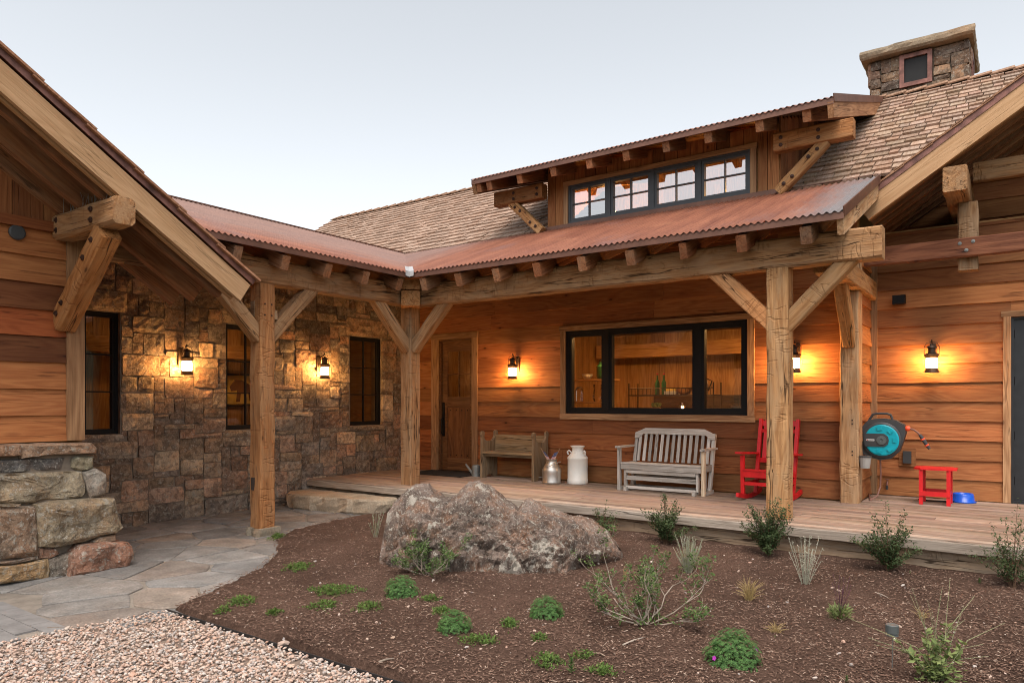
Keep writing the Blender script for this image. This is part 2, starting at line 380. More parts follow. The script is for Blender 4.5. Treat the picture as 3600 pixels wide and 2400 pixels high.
M_mesh = plain('vent_mesh', (.01, .01, .011), .7)
M_linen = plain('cream_ceramic', (.55, .52, .46), .3)
M_flagw = plain('flag_white', (.7, .68, .66), .8); M_flagr = plain('flag_red', (.45, .02, .03), .8); M_flagb = plain('flag_blue', (.02, .03, .12), .8)
M_pot = plain('grey_tub', (.36, .35, .33), .6)
M_paintbg = plain('canvas', (.62, .42, .10), .8); M_paintor = plain('paint_orange', (.5, .10, .03), .8); M_paintbr = plain('paint_brown', (.12, .035, .015), .8)
M_greenglass = plain('green_glass', (.03, .10, .04), .1)
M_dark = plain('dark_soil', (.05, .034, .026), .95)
def rust():
    g = Mt('rusted_corrugated_steel'); v = g.coords(); oc = g.n('TexCoord'); p = (oc, 'Object')
    n1 = g.noise(g.map(p, (5., .8, .8)), 1., 5., .6); n2 = g.noise(p, 1.1, 4., .6); n3 = g.noise(p, 30., 4.)
    c = g.mix(g.ramp(n1, [(.3, 0.), (.7, 1.)]), (.20, .072, .045), (.36, .145, .085))
    c = g.mix(g.math('MULTIPLY', g.ramp(n2, [(.55, 0.), (.72, 1.)]), .6), c, (.22, .125, .115))
    c = g.mix(g.math('MULTIPLY', g.ramp(n2, [(.2, 1.), (.36, 0.)]), .8), c, (.42, .19, .105))
    sx = g.n('SeparateXYZ', {0: p})
    # bare galvanised sheet left unrusted at the two ends of the porch roof
    e1 = g.ramp(g.math('ADD', (sx, 0), g.math('MULTIPLY', g.noise(p, 2.5, 3.), .5)), [(0., 0.), (1., 1.)])
    a = g.n('MapRange', {0: g.math('ADD', (sx, 0), g.math('MULTIPLY', g.noise(p, 3., 3.), .6)), 1: -1.75, 2: -1.25})
    c = g.mix(g.math('MULTIPLY', (a, 0), .8, clamp=True), c, (.22, .23, .24))
    b = g.n('MapRange', {0: g.math('ADD', (sx, 0), g.math('MULTIPLY', g.noise(g.map(p, (1., .6, .6)), 2.2, 4.), 1.3)), 1: -6.9, 2: -7.9})
    c = g.mix(g.math('MULTIPLY', (b, 0), .5, clamp=True), c, (.27, .22, .20))
    c = g.mix(1., c, g.ramp(n3, [(.3, .85), (.7, 1.12)]), 'MULTIPLY')
    g.bump(n3, .1, .004)
    return g.fin(c, .55, .25, .4)
M_rust = rust()
def glassm(name, ior, base=0., tint=(1, 1, 1)):
    g = Mt(name); fr = g.n('Fresnel', {'IOR': ior}); f = g.math('ADD', fr, base, clamp=True)
    tr = g.n('BsdfTransparent', {0: tint}); gl = g.n('BsdfGlossy', {'Roughness': .0, 'Color': (1, 1, 1)})
    mx = g.n('MixShader', {0: f, 1: tr, 2: gl}); g.t.links.new(mx.outputs[0], g.out.inputs[0]); return g.m
M_glass = glassm('window_glass', 1.65, .02, (.9, .9, .88)); M_coat = glassm('coated_glass', 1.5, .38, (.92, .92, .9)); M_clear = glassm('clear_glass', 1.45, .03)
def emit(name, col, s):
    g = Mt(name); e_ = g.n('Emission', {0: col, 1: s}); g.t.links.new(e_.outputs[0], g.out.inputs[0]); return g.m
M_lamp = emit('lantern_glow', (1, .49, .15), 150.)
M_bulb = emit('lamp_bulb', (1, .5, .15), 300.)
M_ceil = emit('ceiling_lamp', (1, .52, .17), 92.); M_ceil2 = emit('dim_ceiling_lamp', (1, .52, .17), 48.); M_ceil3 = emit('dormer_lamp', (1, .50, .14), 150.)
def leafm(name, c1, c2, tr=.25, rough=.6):
    g = Mt(name); v = g.coords(); c = g.mix(g.rnd, c1, c2); c = g.mix(1., c, g.ramp(g.noise(v, 6., 2.), [(.3, .75), (.7, 1.25)]), 'MULTIPLY')
    g.fin(c, rough, spec=.3); t = g.n('BsdfTranslucent', {0: c}); mx = g.n('MixShader', {0: tr, 1: g.b, 2: t}); g.t.links.new(mx.outputs[0], g.out.inputs[0]); return g.m
L_ger = leafm('geranium_leaf', (.05, .125, .035), (.12, .24, .065)); L_creep = leafm('creeper_leaf', (.06, .12, .022), (.15, .23, .05))
L_dark = leafm('dark_shrub_leaf', (.04, .07, .026), (.10, .14, .055)); L_sage = leafm('sage_leaf', (.38, .38, .29), (.56, .54, .43)); L_lime = leafm('artemisia_leaf', (.22, .27, .13), (.36, .37, .19))
L_mid = leafm('mid_leaf', (.06, .12, .03), (.14, .20, .06)); L_straw = leafm('straw', (.44, .31, .13), (.62, .47, .22)); L_twig = leafm('pale_twig', (.30, .235, .18), (.42, .35, .29), .0, .85)
L_brown = leafm('brown_stem', (.10, .055, .035), (.17, .10, .06), .0, .8); L_seed = leafm('seed_head', (.28, .21, .15), (.42, .33, .25)); L_purp = leafm('purple_spike', (.09, .035, .06), (.16, .06, .10)); L_pink = leafm('pink_petal', (.5, .05, .5), (.6, .08, .55))
L_salv = leafm('salvia_leaf', (.14, .19, .06), (.27, .32, .12))
def mulchm():
    g = Mt('mulch_soil'); v = g.coords(); n = g.noise(v, 60., 6., .7); n2 = g.noise(v, 1.1, 4.); n3 = g.noise(g.map(v, (1., 2.4, 1.)), 130., 3.)
    c = g.ramp(n, [(.3, (.075, .043, .032)), (.55, (.14, .084, .062)), (.75, (.22, .138, .10))])
    c = g.mix(1., c, g.ramp(n2, [(.3, .68), (.7, 1.4)]), 'MULTIPLY'); c = g.mix(g.ramp(n3, [(.68, 0.), (.74, .7)]), c, (.26, .155, .10))
    g.bump(g.math('ADD', n, n3), 1., .02); return g.fin(c, .95, spec=.1)
M_mulch = mulchm()
def chipm():
    g = Mt('bark_chips'); g.coords(); c = g.ramp(g.rnd, [(0., (.065, .037, .027)), (.4, (.135, .08, .058)), (.75, (.20, .122, .09)), (.93, (.28, .185, .135)), (1., (.44, .34, .27))]); return g.fin(c, .9, spec=.15)
M_chip = chipm()
def pebm():
    g = Mt('gravel_pebble'); v = g.coords(); c = g.ramp(g.rnd, [(0., (.42, .31, .25)), (.25, (.58, .43, .35)), (.45, (.50, .31, .23)), (.6, (.60, .50, .44)), (.75, (.36, .32, .30)), (.88, (.66, .59, .53)), (1., (.54, .38, .28))], 'LINEAR')
    c = g.mix(1., c, g.ramp(g.noise(v, 30., 4.), [(.3, .8), (.7, 1.15)]), 'MULTIPLY'); return g.fin(c, .85, spec=.2)
M_peb = pebm()
M_gravelbed = plain('gravel_bed', (.22, .16, .125), .95, var=.4, bump=1., bsc=50.)
M_grass = plain('dry_grassland', (.13, .12, .06), .95, var=.4)
M_hill = plain('wooded_hill', (.05, .06, .03), .95, var=.5)
M_edge = plain('steel_edging', (.025, .02, .018), .8)
M_paver = plain('grey_paver', (.235, .225, .22), .9, var=.2, bump=.3)
# ------------------------------------------------------------------ ground
PAVE = -.05
m = MB(); n = 48
ringr = [0, 12, 40, 150, 500, 1500]
m.v.append((0, 0, -.16))
for r in ringr[1:]:
    for k in range(n): a = k * 2 * math.pi / n; m.v.append((r * math.cos(a), r * math.sin(a), -.16))
for k in range(n): m.f.append((0, 1 + k, 1 + (k + 1) % n))
for i in range(len(ringr) - 2):
    for k in range(n): b = 1 + i * n; m.f.append((b + k, b + n + k, b + n + (k + 1) % n, b + (k + 1) % n))
m.obj('ground', M_grass, kind='structure')
m = MB(); N = 160                      # low wooded hills on the horizon
for ring, (r, hz) in enumerate(((240, -1), (330, 26), (430, 50), (620, -2))):
    for k in range(N):
        a = k * 2 * math.pi / N; q = noise.noise(V((math.cos(a) * 3, math.sin(a) * 3, ring))) + .5 * noise.noise(V((math.cos(a) * 11, math.sin(a) * 11, ring)))
        m.v.append((r * math.cos(a), r * math.sin(a), hz + (q * 13 if hz > 0 else 0)))
for i in range(3):
    for k in range(N): m.f.append((i * N + k, (i + 1) * N + k, (i + 1) * N + (k + 1) % N, i * N + (k + 1) % N))
m.obj('hills', M_hill, smooth=True, kind='structure')
MULCH = [(-5.57, 3.09), (-5.68, 3.41), (-5.97, 3.94), (-6.23, 4.40), (-6.70, 4.90), (-7.36, 5.36), (-7.62, 5.75), (-7.83, 6.55), (-7.94, 7.25), (-7.7, 7.86), (4, 7.86), (4, 3.09)]
def mulch_h(x, y):
    q = noise.noise(V((x * .9, y * .9, 0))) * .022 + noise.noise(V((x * 4, y * 4, 2))) * .018
    return .0 + q + .05 * max(0, min(1, (y - 6.4) / 1.4)) * (1 if x > -6 else .3) - .03 * max(0, min(1, (-5.2 - x) / 2))
x0, x1, y0, y1, st = -8.2, 3.9, 2.9, 7.95, .045
nx, ny = int((x1 - x0) / st), int((y1 - y0) / st); m = MB()
for i in range(nx + 1):
    for k in range(ny + 1):
        x, y = x0 + i * st, y0 + k * st
        d = poly_dist(x, y, MULCH) * (1 if in_poly(x, y, MULCH) else -1) if (x < -5 or y < 3.4) else 1
        d += noise.noise(V((x * 6, y * 6, 7))) * .03
        t = max(0, min(1, (d + .02) / .07)); z = mulch_h(x, y) + noise.noise(V((x * 15, y * 15, 4))) * .006
        m.v.append((x, y, -.14 + (z + .14) * t * t * (3 - 2 * t)))
for i in range(nx):
    for k in range(ny): q = i * (ny + 1) + k; m.f.append((q, q + ny + 1, q + ny + 2, q + 1))
bed = m.obj('planting_bed', M_mulch, smooth=True, kind='structure')
m = MB(); rr = random.Random(3); cnt = 0
while cnt < 70000:
    # more chips where the bed is near the viewpoint
    t = 2.9 + 7.4 * rr.random() ** 1.35; px = rr.uniform(-.78, .78)
    p = _F * t + _R * (t * px); x, y = p.x, p.y
    if not in_poly(x, y, MULCH) or y > 7.8 or noise.noise(V((x * 2.2, y * 2.2, 31))) + rr.uniform(-.5, .9) < 0: continue
    cnt += 1; z = mulch_h(x, y) + .003 + rr.random() * .009; a = rr.uniform(0, 6.28); L = rr.uniform(.004, .012) if rr.random() < .93 else rr.uniform(.012, .028); w = rr.uniform(.0015, .004)
    d = V((math.cos(a), math.sin(a), rr.uniform(-.35, .35))); s_ = V((-math.sin(a), math.cos(a), rr.uniform(-.5, .5))); c = V((x, y, z))
    m.add([c - d * L - s_ * w, c + d * L - s_ * w, c + d * L + s_ * w, c - d * L + s_ * w, c + V((0, 0, .003))], [(0, 1, 4), (1, 2, 4), (2, 3, 4), (3, 0, 4)])
for _ in range(1700):
    t = 3 + 5.5 * rr.random() ** 1.2; p = _F * t + _R * (t * rr.uniform(-.75, .75))
    if not in_poly(p.x, p.y, MULCH) or p.y > 7.7: continue
    a = rr.uniform(0, 6.28); L = rr.uniform(.014, .034); w = rr.uniform(.003, .006); d = V((math.cos(a), math.sin(a), rr.uniform(-.15, .15))); s_ = V((-math.sin(a), math.cos(a), rr.uniform(-.3, .3))); c = V((p.x, p.y, mulch_h(p.x, p.y) + .012)); k = rr.uniform(-.25, .25)
    m.add([c - d * L - s_ * w * .5, c + s_ * (k * L - w), c + d * L - s_ * w * .3, c + d * L + s_ * w * .3, c + s_ * (k * L + w), c - d * L + s_ * w * .5], [(0, 1, 4, 5), (1, 2, 3, 4)])
o = m.obj('bark_mulch', M_chip, kind='stuff'); tag(o, 'reddish brown bark mulch strewn over the planting bed', 'mulch')
# small stones lying in the mulch
rr = random.Random(12)
ICO = [(0, 0, 1)] + [(.894 * math.cos(k * 1.2566), .894 * math.sin(k * 1.2566), .447) for k in range(5)] + [(.894 * math.cos(k * 1.2566 + .628), .894 * math.sin(k * 1.2566 + .628), -.447) for k in range(5)] + [(0, 0, -1)]
IF = [(0, 1 + k, 1 + (k + 1) % 5) for k in range(5)] + [(1 + k, 6 + k, 1 + (k + 1) % 5) for k in range(5)] + [(1 + (k + 1) % 5, 6 + k, 6 + (k + 1) % 5) for k in range(5)] + [(11, 6 + (k + 1) % 5, 6 + k) for k in range(5)]
def pebble(m, p, r, rr):
    a = rr.uniform(0, 6.28); ca, sa = math.cos(a), math.sin(a); sx, sy, sz = r * rr.uniform(.8, 1.4), r * rr.uniform(.6, 1.), r * rr.uniform(.45, .8); tl = rr.uniform(-.4, .4); vs = []
    for q in ICO:
        x, y, z = [c * rr.uniform(.8, 1.15) for c in q]; x, y, z = x * sx, y * sy, z * sz; z += x * tl; vs.append((p[0] + x * ca - y * sa, p[1] + x * sa + y * ca, p[2] + z))
    m.add(vs, IF)
m = MB()
for _ in range(420):
    t = 3 + 4.5 * rr.random(); p = _F * t + _R * (t * rr.uniform(-.75, .75))
    if in_poly(p.x, p.y, MULCH) and p.y < 7.7: pebble(m, (p.x, p.y, mulch_h(p.x, p.y) + .006), rr.choice((.005, .007, .008, .01, .016)), rr)
o = m.obj('loose_stones', M_peb, smooth=False, kind='stuff'); tag(o, 'pale small stones scattered on the brown mulch', 'pebbles')
# gravel drive
GR = [(-5.74, -3), (-5.74, 2.2), (-5.66, 2.75), (-5.57, 3.05), (3, 3.05), (3, -3)]
m = MB(); m.add([(x, y, -.056) for x, y in GR], [tuple(range(6))]); m.obj('gravel_drive', M_gravelbed, kind='structure')
m = MB(); rr = random.Random(5); cnt = 0
while cnt < 21000:
    t = 2.7 + 3.9 * rr.random() ** 1.1; p = _F * t + _R * (t * rr.uniform(-.76, .05))
    if not in_poly(p.x, p.y, GR) or p.y < -.6: continue
    cnt += 1; pebble(m, (p.x, p.y, -.056 + rr.random() * .024), rr.uniform(.0075, .0135) if rr.random() < .95 else rr.uniform(.014, .021), rr)
for p_ in ((652, 1476, .045), (655, 1470, .03)): q = gd(p_[0], p_[1], -.03); pebble(m, (q.x, q.y, -.03), p_[2], rr)
o = m.obj('gravel', M_peb, kind='stuff', smooth=False); tag(o, 'pinkish tan pea gravel of the drive', 'gravel')
m = MB(); m.bar((-5.6, 3.072, -.092), (3, 3.072, -.082), .008, .11); tag(m.obj('edging_strip', M_edge), 'thin dark edging strip between gravel and mulch', 'edging')
# flagstone path: clipped cells
def clip(poly, px, py, nx_, ny_):
    out = []
    for i in range(len(poly)):
        a, b = poly[i], poly[(i + 1) % len(poly)]; da = (a[0] - px) * nx_ + (a[1] - py) * ny_; db = (b[0] - px) * nx_ + (b[1] - py) * ny_
        if da <= 0: out.append(a)
        if (da < 0 < db) or (db < 0 < da): t = da / (da - db); out.append((a[0] + (b[0] - a[0]) * t, a[1] + (b[1] - a[1]) * t))
    return out
path = MB(); path.add([(-9.9, -2, -.062), (-5.4, -2, -.062), (-5.4, 8.0, -.062), (-9.9, 8.0, -.062)], [(0, 1, 2, 3)])
path = path.obj('path', plain('path_joint', (.25, .215, .18), .95, var=.3, bump=.5), kind='structure')
rr = random.Random(21); seeds = []
while len(seeds) < 150:
    q = (rr.uniform(-9.95, -5.3), rr.uniform(1.2, 8.1))
    if all(math.hypot((q[0] - s_[0]) * 1.0, (q[1] - s_[1]) * .75) > .36 for s_ in seeds): seeds.append(q)
    elif rr.random() < .004: break
FC = [(.245, .225, .205), (.235, .225, .215), (.265, .22, .185), (.215, .21, .205), (.26, .245, .23), (.235, .20, .175)]
for s_ in seeds:
    poly = [(s_[0] - 1, s_[1] - 1), (s_[0] + 1, s_[1] - 1), (s_[0] + 1, s_[1] + 1), (s_[0] - 1, s_[1] + 1)]
    for o_ in seeds:
        d = math.hypot(o_[0] - s_[0], o_[1] - s_[1])
        if 0 < d < 2.2:
            ux, uy = (o_[0] - s_[0]) / d, (o_[1] - s_[1]) / d
            poly = clip(poly, s_[0] + ux * (d / 2 - .005), s_[1] + uy * (d / 2 - .005), ux, uy)
    for (px, py, ux, uy) in ((-9.83, 0, -1, 0), (-5.42, 0, 1, 0), (0, 7.95, 0, 1)): poly = clip(poly, px, py, ux, uy)
    if len(poly) < 3: continue
    if s_[0] > -6.95 and s_[1] < 2.55: continue
    if in_poly(s_[0], s_[1], MULCH) and poly_dist(s_[0], s_[1], MULCH) > .5: continue
    if in_poly(s_[0], s_[1], GR) and poly_dist(s_[0], s_[1], GR) > .35: continue
    # rough the outline
    pts = []
    for i in range(len(poly)):
        a, b = V(poly[i]), V(poly[(i + 1) % len(poly)]); L = (b - a).length
        if L < .02: continue
        k = max(1, int(L / .12))
        for c in range(k):
            p = a.lerp(b, c / k); q = p.lerp(V(s_), ( .012 + .03 * abs(noise.noise(V((p.x * 7, p.y * 7, s_[0])))))) if c else p.lerp(V(s_), .045); pts.append(q)
    if len(pts) < 3: continue
    zt = rr.uniform(-.005, .006); nn = len(pts); mm = MB(); cx, cy = s_
    tilt = (rr.uniform(-.008, .008), rr.uniform(-.008, .008))
    vs = [(p.x - cx, p.y - cy, -.03) for p in pts] + [(p.x - cx, p.y - cy, zt - .006 + tilt[0] * (p.x - cx)) for p in pts] + [((p.x - cx) * .96, (p.y - cy) * .96, zt + tilt[0] * (p.x - cx) + tilt[1] * (p.y - cy)) for p in pts]
    fs = [(i, (i + 1) % nn, nn + (i + 1) % nn, nn + i) for i in range(nn)] + [(nn + i, nn + (i + 1) % nn, 2 * nn + (i + 1) % nn, 2 * nn + i) for i in range(nn)] + [tuple(2 * nn + i for i in range(nn))]
    mm.add(vs, fs); c = rr.choice(FC); f_ = rr.uniform(.82, 1.15)
    mm.obj('flagstone', MS_flag, path, (cx, cy, PAVE), color=tuple(q * f_ for q in c))
pm = MB().box((0, 0, 0), (.30, .145, .03)).mesh('paver'); pm.materials.append(M_paver)
for i in range(4):
    for k in range(9):
        y = 2.42 - (k + 1) * .153; x = -6.92 + i * .306 + (k % 2) * .15 - .05
        if x + .3 < -5.7: link('paver', pm, None, path, Matrix.Translation((x, y, PAVE - .03 + .002 * ((i * 3 + k) % 3))))
# stone step slab up to the deck
rr = random.Random(31)
out = [(-9.72, 7.36), (-9.50, 7.18), (-9.1, 7.12), (-8.7, 7.2), (-8.2, 7.28), (-7.75, 7.42), (-7.62, 7.6), (-7.66, 7.83), (-9.78, 7.83)]
pts = []
for i in range(len(out)):
    a, b = V(out[i]), V(out[(i + 1) % len(out)]); k = max(1, int((b - a).length / .1))
    for c in range(k): p = a.lerp(b, c / k); pts.append(p + V((noise.noise(V((p.x * 6, p.y * 6, 1))) * .03, noise.noise(V((p.x * 6, p.y * 6, 9))) * .035)))
cx, cy = -8.7, 7.5; nn = len(pts); mm = MB(); lev = [(.93, -.07), (.965, -.02), (1.0, .05), (1.0, .10), (.985, .15), (.95, .175)]
for sc_, z in lev:
    for p in pts: mm.v.append((cx + (p.x - cx) * sc_ + noise.noise(V((p.x * 8, z * 20, 3))) * .02, cy + (p.y - cy) * sc_ + noise.noise(V((p.x * 8, z * 20, 6))) * .03, z + noise.noise(V((p.x * 3, p.y * 3, z))) * .012))
for l in range(len(lev) - 1):
    for i in range(nn): mm.f.append((l * nn + i, l * nn + (i + 1) % nn, (l + 1) * nn + (i + 1) % nn, (l + 1) * nn + i))
mm.f.append(tuple((len(lev) - 1) * nn + i for i in range(nn)))
tag(mm.obj('stone_step', MS_slab, color=(.46, .37, .27)), 'thick tan stone slab step in front of the wooden deck', 'step')
# ------------------------------------------------------------------ stone-walled wing
YW, XS, DK = 10.2, -9.8, .33
STC = [(.175, .125, .086), (.15, .118, .088), (.205, .15, .10), (.13, .108, .088), (.185, .12, .082), (.165, .13, .096), (.22, .17, .118), (.115, .095, .078), (.19, .13, .094)]
def scol(rr): c = rr.choice(STC); f_ = rr.uniform(1.7, 3.2); return tuple(q * f_ for q in c)
wing = thing('stone_wing', (-10.5, 6.8, 0), 'low wing with rough fieldstone wall and three black windows', 'building')
FS = Fr((XS, 0, 0), (0, 1, 0))
WOP = [(3.94, 4.745, 1.2, 2.82), (6.31, 7.11, 1.2, 2.82), (8.78, 9.58, 1.2, 2.82)]
swall = backing('wall', FS, 3.2, 10.2, -.2, 4.3, WOP, M_mortar, wing, .005, .3)
rr = random.Random(17)
lint = [(4.0 - .12, 4.745 + .1, 2.82, 3.1), (6.2, 7.2, 2.82, 3.06), (8.68, 9.7, 2.82, 3.14)]
sills = [(3.9, 4.8, 1.10, 1.2), (6.25, 7.16, 1.10, 1.2), (8.72, 9.64, 1.10, 1.2)]
blocks = ashlar(3.2, 10.18, -.09, 3.65, WOP + lint + sills, .074, (2, 7), (1, 1, 2, 2, 3, 3, 4, 4), rr)
def lay(blocks, fr, parent, rr, mat=MS, depth=.05, bul=(.0, .016), gap=.005, colf=scol):
    blocks = sorted(blocks, key=lambda q: -(q[1] - q[0]) * (q[3] - q[2])); rest = MB()
    for i, (a, b, c, d) in enumerate(blocks):
        w, h = b - a - gap, d - c - gap; bl = rr.uniform(*bul)
        sb = stone_block(w, h, depth, bl, rr.choice((.008, .012, .018)))
        if i >= 295: T_ = fr.T((a + b) / 2, -rr.choice((0, .004, .01)), (c + d) / 2); rest.add([T_ @ V(q) for q in sb.v], sb.f); continue
        sb.obj('stone', mat, parent, fr.T((a + b) / 2, -rr.choice((0, .004, .008, .014, .026)), (c + d) / 2), color=colf(rr))
    if rest.v: rest.obj('small_stones', mat, parent, color=(.30, .215, .155), kind='stuff')
random.seed(4)
# deck end: keep stones above the deck as tight as below
lay(blocks + lint + sills, FS, swall, rr)
def ring(m, u0, u1, z0, z1, w, y0, y1):
    m.box((u0, y0, z0), (u0 + w, y1, z1)); m.box((u1 - w, y0, z0), (u1, y1, z1)); m.box((u0 + w, y0, z0), (u1 - w, y1, z0 + w)); m.box((u0 + w, y0, z1 - w), (u1 - w, y1, z1))
def window(parent, fr, u0, u1, z0, z1, sashes, fw, mat, glass, y0=.03, y1=.12, mw=.018, sw=.035):
    m = MB(); ring(m, u0, u1, z0, z1, fw, y0, y1)
    for s0, s1 in zip(sashes, sashes[1:]): m.box((s0[1], y0 - .002, z0 + fw), (s1[0], y1, z1 - fw))
    w = m.obj('window', mat, parent, fr.M)
    for (a, b, c, r) in sashes:
        m = MB(); ring(m, a, b, z0 + fw, z1 - fw, sw, y0 + .012, y1 - .012); m.obj('sash', mat, w, fr.M)
        a2, b2, c0, c1 = a + sw, b - sw, z0 + fw + sw, z1 - fw - sw
        m = MB(); ym = (y0 + y1) / 2; m.add([(a2, ym, c0), (b2, ym, c0), (b2, ym, c1), (a2, ym, c1)], [(0, 1, 2, 3)]); m.obj('pane', glass, w, fr.M)
        for i in range(1, c): x = a2 + (b2 - a2) * i / c; MB().box((x - mw / 2, y0 + .022, c0), (x + mw / 2, y1 - .02, c1)).obj('muntin', mat, w, fr.M)
        for i in range(1, r): z = c0 + (c1 - c0) * i / r; MB().box((a2, y0 + .024, z - mw / 2), (b2, y1 - .022, z + mw / 2)).obj('muntin', mat, w, fr.M)
    return w
for (a, b, c, d) in WOP: window(wing, FS, a - .01, b + .01, c - .01, d + .01, [(a + .035, b - .035, 2, 3)], .045, M_black, M_glass, .06, .14)
# room behind the stone wall
def boards_wall(name, parent, p0, along, n, wdt, z0, z1, mat, colr, thick=.03):
    along = V(along).normalized(); m = MB(); nrm = Z3.cross(along)
    a = V(p0) + nrm * .03; m.add([a + V((0, 0, z0)), a + along * n * wdt + V((0, 0, z0)), a + along * n * wdt + V((0, 0, z1)), a + V((0, 0, z1))], [(0, 1, 2, 3)])
    w = m.obj(name, mat, parent)
    for i in range(n):
        q = V(p0) + along * (i + .5) * wdt
        plank('board', q + V((0, 0, z0)), q + V((0, 0, z1)), wdt - .006, thick, mat, w, color=tuple(random.uniform(.75, 1.1) for _ in range(1)) * 3, up=nrm)
    return w
boards_wall('inner_wall', wing, (-12.2, 3.3, 0), (0, 1, 0), 26, .27, -.05, 3.3, MW['room'], None)
m = MB(); m.box((-12.3, 3.2, -.12), (-9.95, 10.3, -.06)); m.obj('floor', MW['room'], wing)
m = MB(); m.box((-12.3, 3.2, 3.2), (-10.1, 10.3, 3.25)); m.obj('ceiling', MW['room'], wing)
m = MB(); m.box((-12.2, 3.2, -.06), (-10.1, 3.25, 3.2)); m.box((-12.2, 10.1, -.06), (-10.1, 10.15, 3.2)); m.obj('partition', MW['room'], wing)
plank('inner_beam', (-11.9, 3.3, 2.55), (-11.9, 10.1, 2.55), .2, .25, MW['room'], wing)
m = MB(); m.box((-10.12, 3.9, 2.85), (-9.95, 4.8, 3.2)); m.obj('header', MW['room'], wing)
p = thing('ceiling_lamp', (-11.2, 6.9, 3.19), 'small glowing ceiling lamp inside the stone wing', 'lamp')
MB().lathe([(.13, -.05), (.15, -.02), (.15, 0)], 16).obj('shade', M_ceil2, p, WM[p.name]); MB().lathe([(.03, .001), (.03, .012)], 8).obj('mount', M_iron, p, WM[p.name])
p = thing('painting', (-12.165, 8.1, 1.55), 'framed yellow painting with a brown horse seen through middle stone wall window', 'painting')
T = lambda x, y, z: Matrix.Translation((x, y, z))
MB().box((0, -.75, 0), (.02, .75, .62)).obj('frame', M_black, p, T(-12.165, 8.1, 1.55)); MB().box((.02, -.7, .04), (.024, .7, .58)).obj('canvas', M_paintbg, p, T(-12.165, 8.1, 1.55))
def flat(poly): q = MB(); n_ = len(poly); q.add([(0, a, b) for a, b in poly] + [(.003, a, b) for a, b in poly], [tuple(n_ + i for i in range(n_))] + [(i, (i + 1) % n_, n_ + (i + 1) % n_, n_ + i) for i in range(n_)]); return q
flat([(-.12, .08), (-.1, .3), (-.22, .28), (-.26, .36), (-.16, .5), (.0, .5), (.12, .44), (.2, .4), (.24, .1), (.17, .1), (.14, .26), (-.02, .24), (-.04, .08)]).obj('horse', M_paintbr, p, T(-12.141, 8.15, 1.55))
flat([(-.1, .05), (.12, .06), (.14, .28), (.02, .36), (-.1, .26)]).obj('figure', M_paintor, p, T(-12.141, 7.62, 1.55)); flat([(-.1, .05), (.12, .06), (.1, .3), (-.06, .34)]).obj('figure', M_paintor, p, T(-12.141, 8.62, 1.55))
# ------------------------------------------------------------------ main house
house = thing('ranch_house', (-4.5, 11.2, DK), 'cedar sided ranch house with shake roof, long dormer and stone chimney', 'house')
rb = random.Random(2)
def sid_main(k): return (.55, .46, .44) if k == 3 else (.8, .66, .6) if k in (1, 2) else sid(k)
def sid(k):
    f_ = rb.choice((1, 1, 1.06, .92, .8, .62)); w = rb.uniform(.9, 1.08); return (f_, f_ * w * .98, f_ * w * .95)
FM = Fr((0, YW, 0), (1, 0, 0))
DOP = (-8.95, -8.09, .2, 2.80); BOP = (-6.11, -3.11, 1.437, 2.80)
mwall = backing('wall', FM, -9.8, -1.70, .2, 4.45, [DOP, BOP], MW['room'], house, .013, .16)
lap_siding(mwall, FM, -9.78, -1.70, DK + .01, 4.4, .258, [DOP, BOP], MW['siding'], sid_main, maxlen=3.4)
# big window
bw = window(house, FM, -6.11, -3.11, 1.437, 2.80, [(-6.06, -5.405, 1, 1), (-5.32, -3.885, 1, 1), (-3.80, -3.16, 1, 1)], .05, M_black, M_glass, -.028, .09, sw=.05)
def trim_ring(parent, fr, u0, u1, z0, z1, w, y0, y1, mat, bottom=True, head=.02):
    c = lambda: (random.uniform(.85, 1.1),) * 3
    def pk(a, b, c0, c1):
        if (b - a) > (c1 - c0): return plank('trim', fr.at(a, (y0 + y1) / 2, (c0 + c1) / 2), fr.at(b, (y0 + y1) / 2, (c0 + c1) / 2), y1 - y0, c1 - c0, mat, parent, c())
        return plank('trim', fr.at((a + b) / 2, (y0 + y1) / 2, c0), fr.at((a + b) / 2, (y0 + y1) / 2, c1), b - a, y1 - y0, mat, parent, c(), up=fr.y)
    pk(u0 - w, u0, z0, z1); pk(u1, u1 + w, z0, z1); pk(u0 - w - head, u1 + w + head, z1, z1 + w * .85)
    if bottom: pk(u0 - w - head * .5, u1 + w + head * .5, z0 - w, z0)
trim_ring(bw, FM, -6.11, -3.11, 1.437, 2.80, .095, -.062, .012, MW['trim'])
# front door
dr = MB().box((-8.95, .10, DK), (-8.09, .15, 2.80)); dr = MB(); ring(dr, -8.95, -8.09, .3, 2.80, .025, .02, .16); door = dr.obj('door', MW['door'], house, FM.M)
yd0, yd1 = .085, .13
for (a, b, c, d) in ((-8.925, -8.79, DK + .02, 2.775), (-8.25, -8.115, DK + .02, 2.775)): MB().box((a, yd0, c), (b, yd1, d)).obj('stile', MW['door'], door, FM.M)
for (c, d) in ((DK + .02, DK + .25), (1.52, 1.72), (2.58, 2.775)): plank('rail', FM.at(-8.79, (yd0 + yd1) / 2, (c + d) / 2), FM.at(-8.25, (yd0 + yd1) / 2, (c + d) / 2), yd1 - yd0, d - c, MW['door'], door)
for i in range(4): a = -8.79 + i * .135; plank('panel_board', FM.at(a + .0675, .112, DK + .25), FM.at(a + .0675, .112, 1.52), .131, .02, MW['door'], door, (1.15, 1.05, .95), up=FM.y)
for i in range(4):
    for z in (DK + .30, 1.47): MB().lathe([(.012, -.002), (.012, .004), (.006, .010)], 8).obj('nail_head', M_iron, door, FM.T(-8.79 + i * .135 + .0675, .101, z) @ Matrix.Rotation(math.radians(90), 4, 'X'))
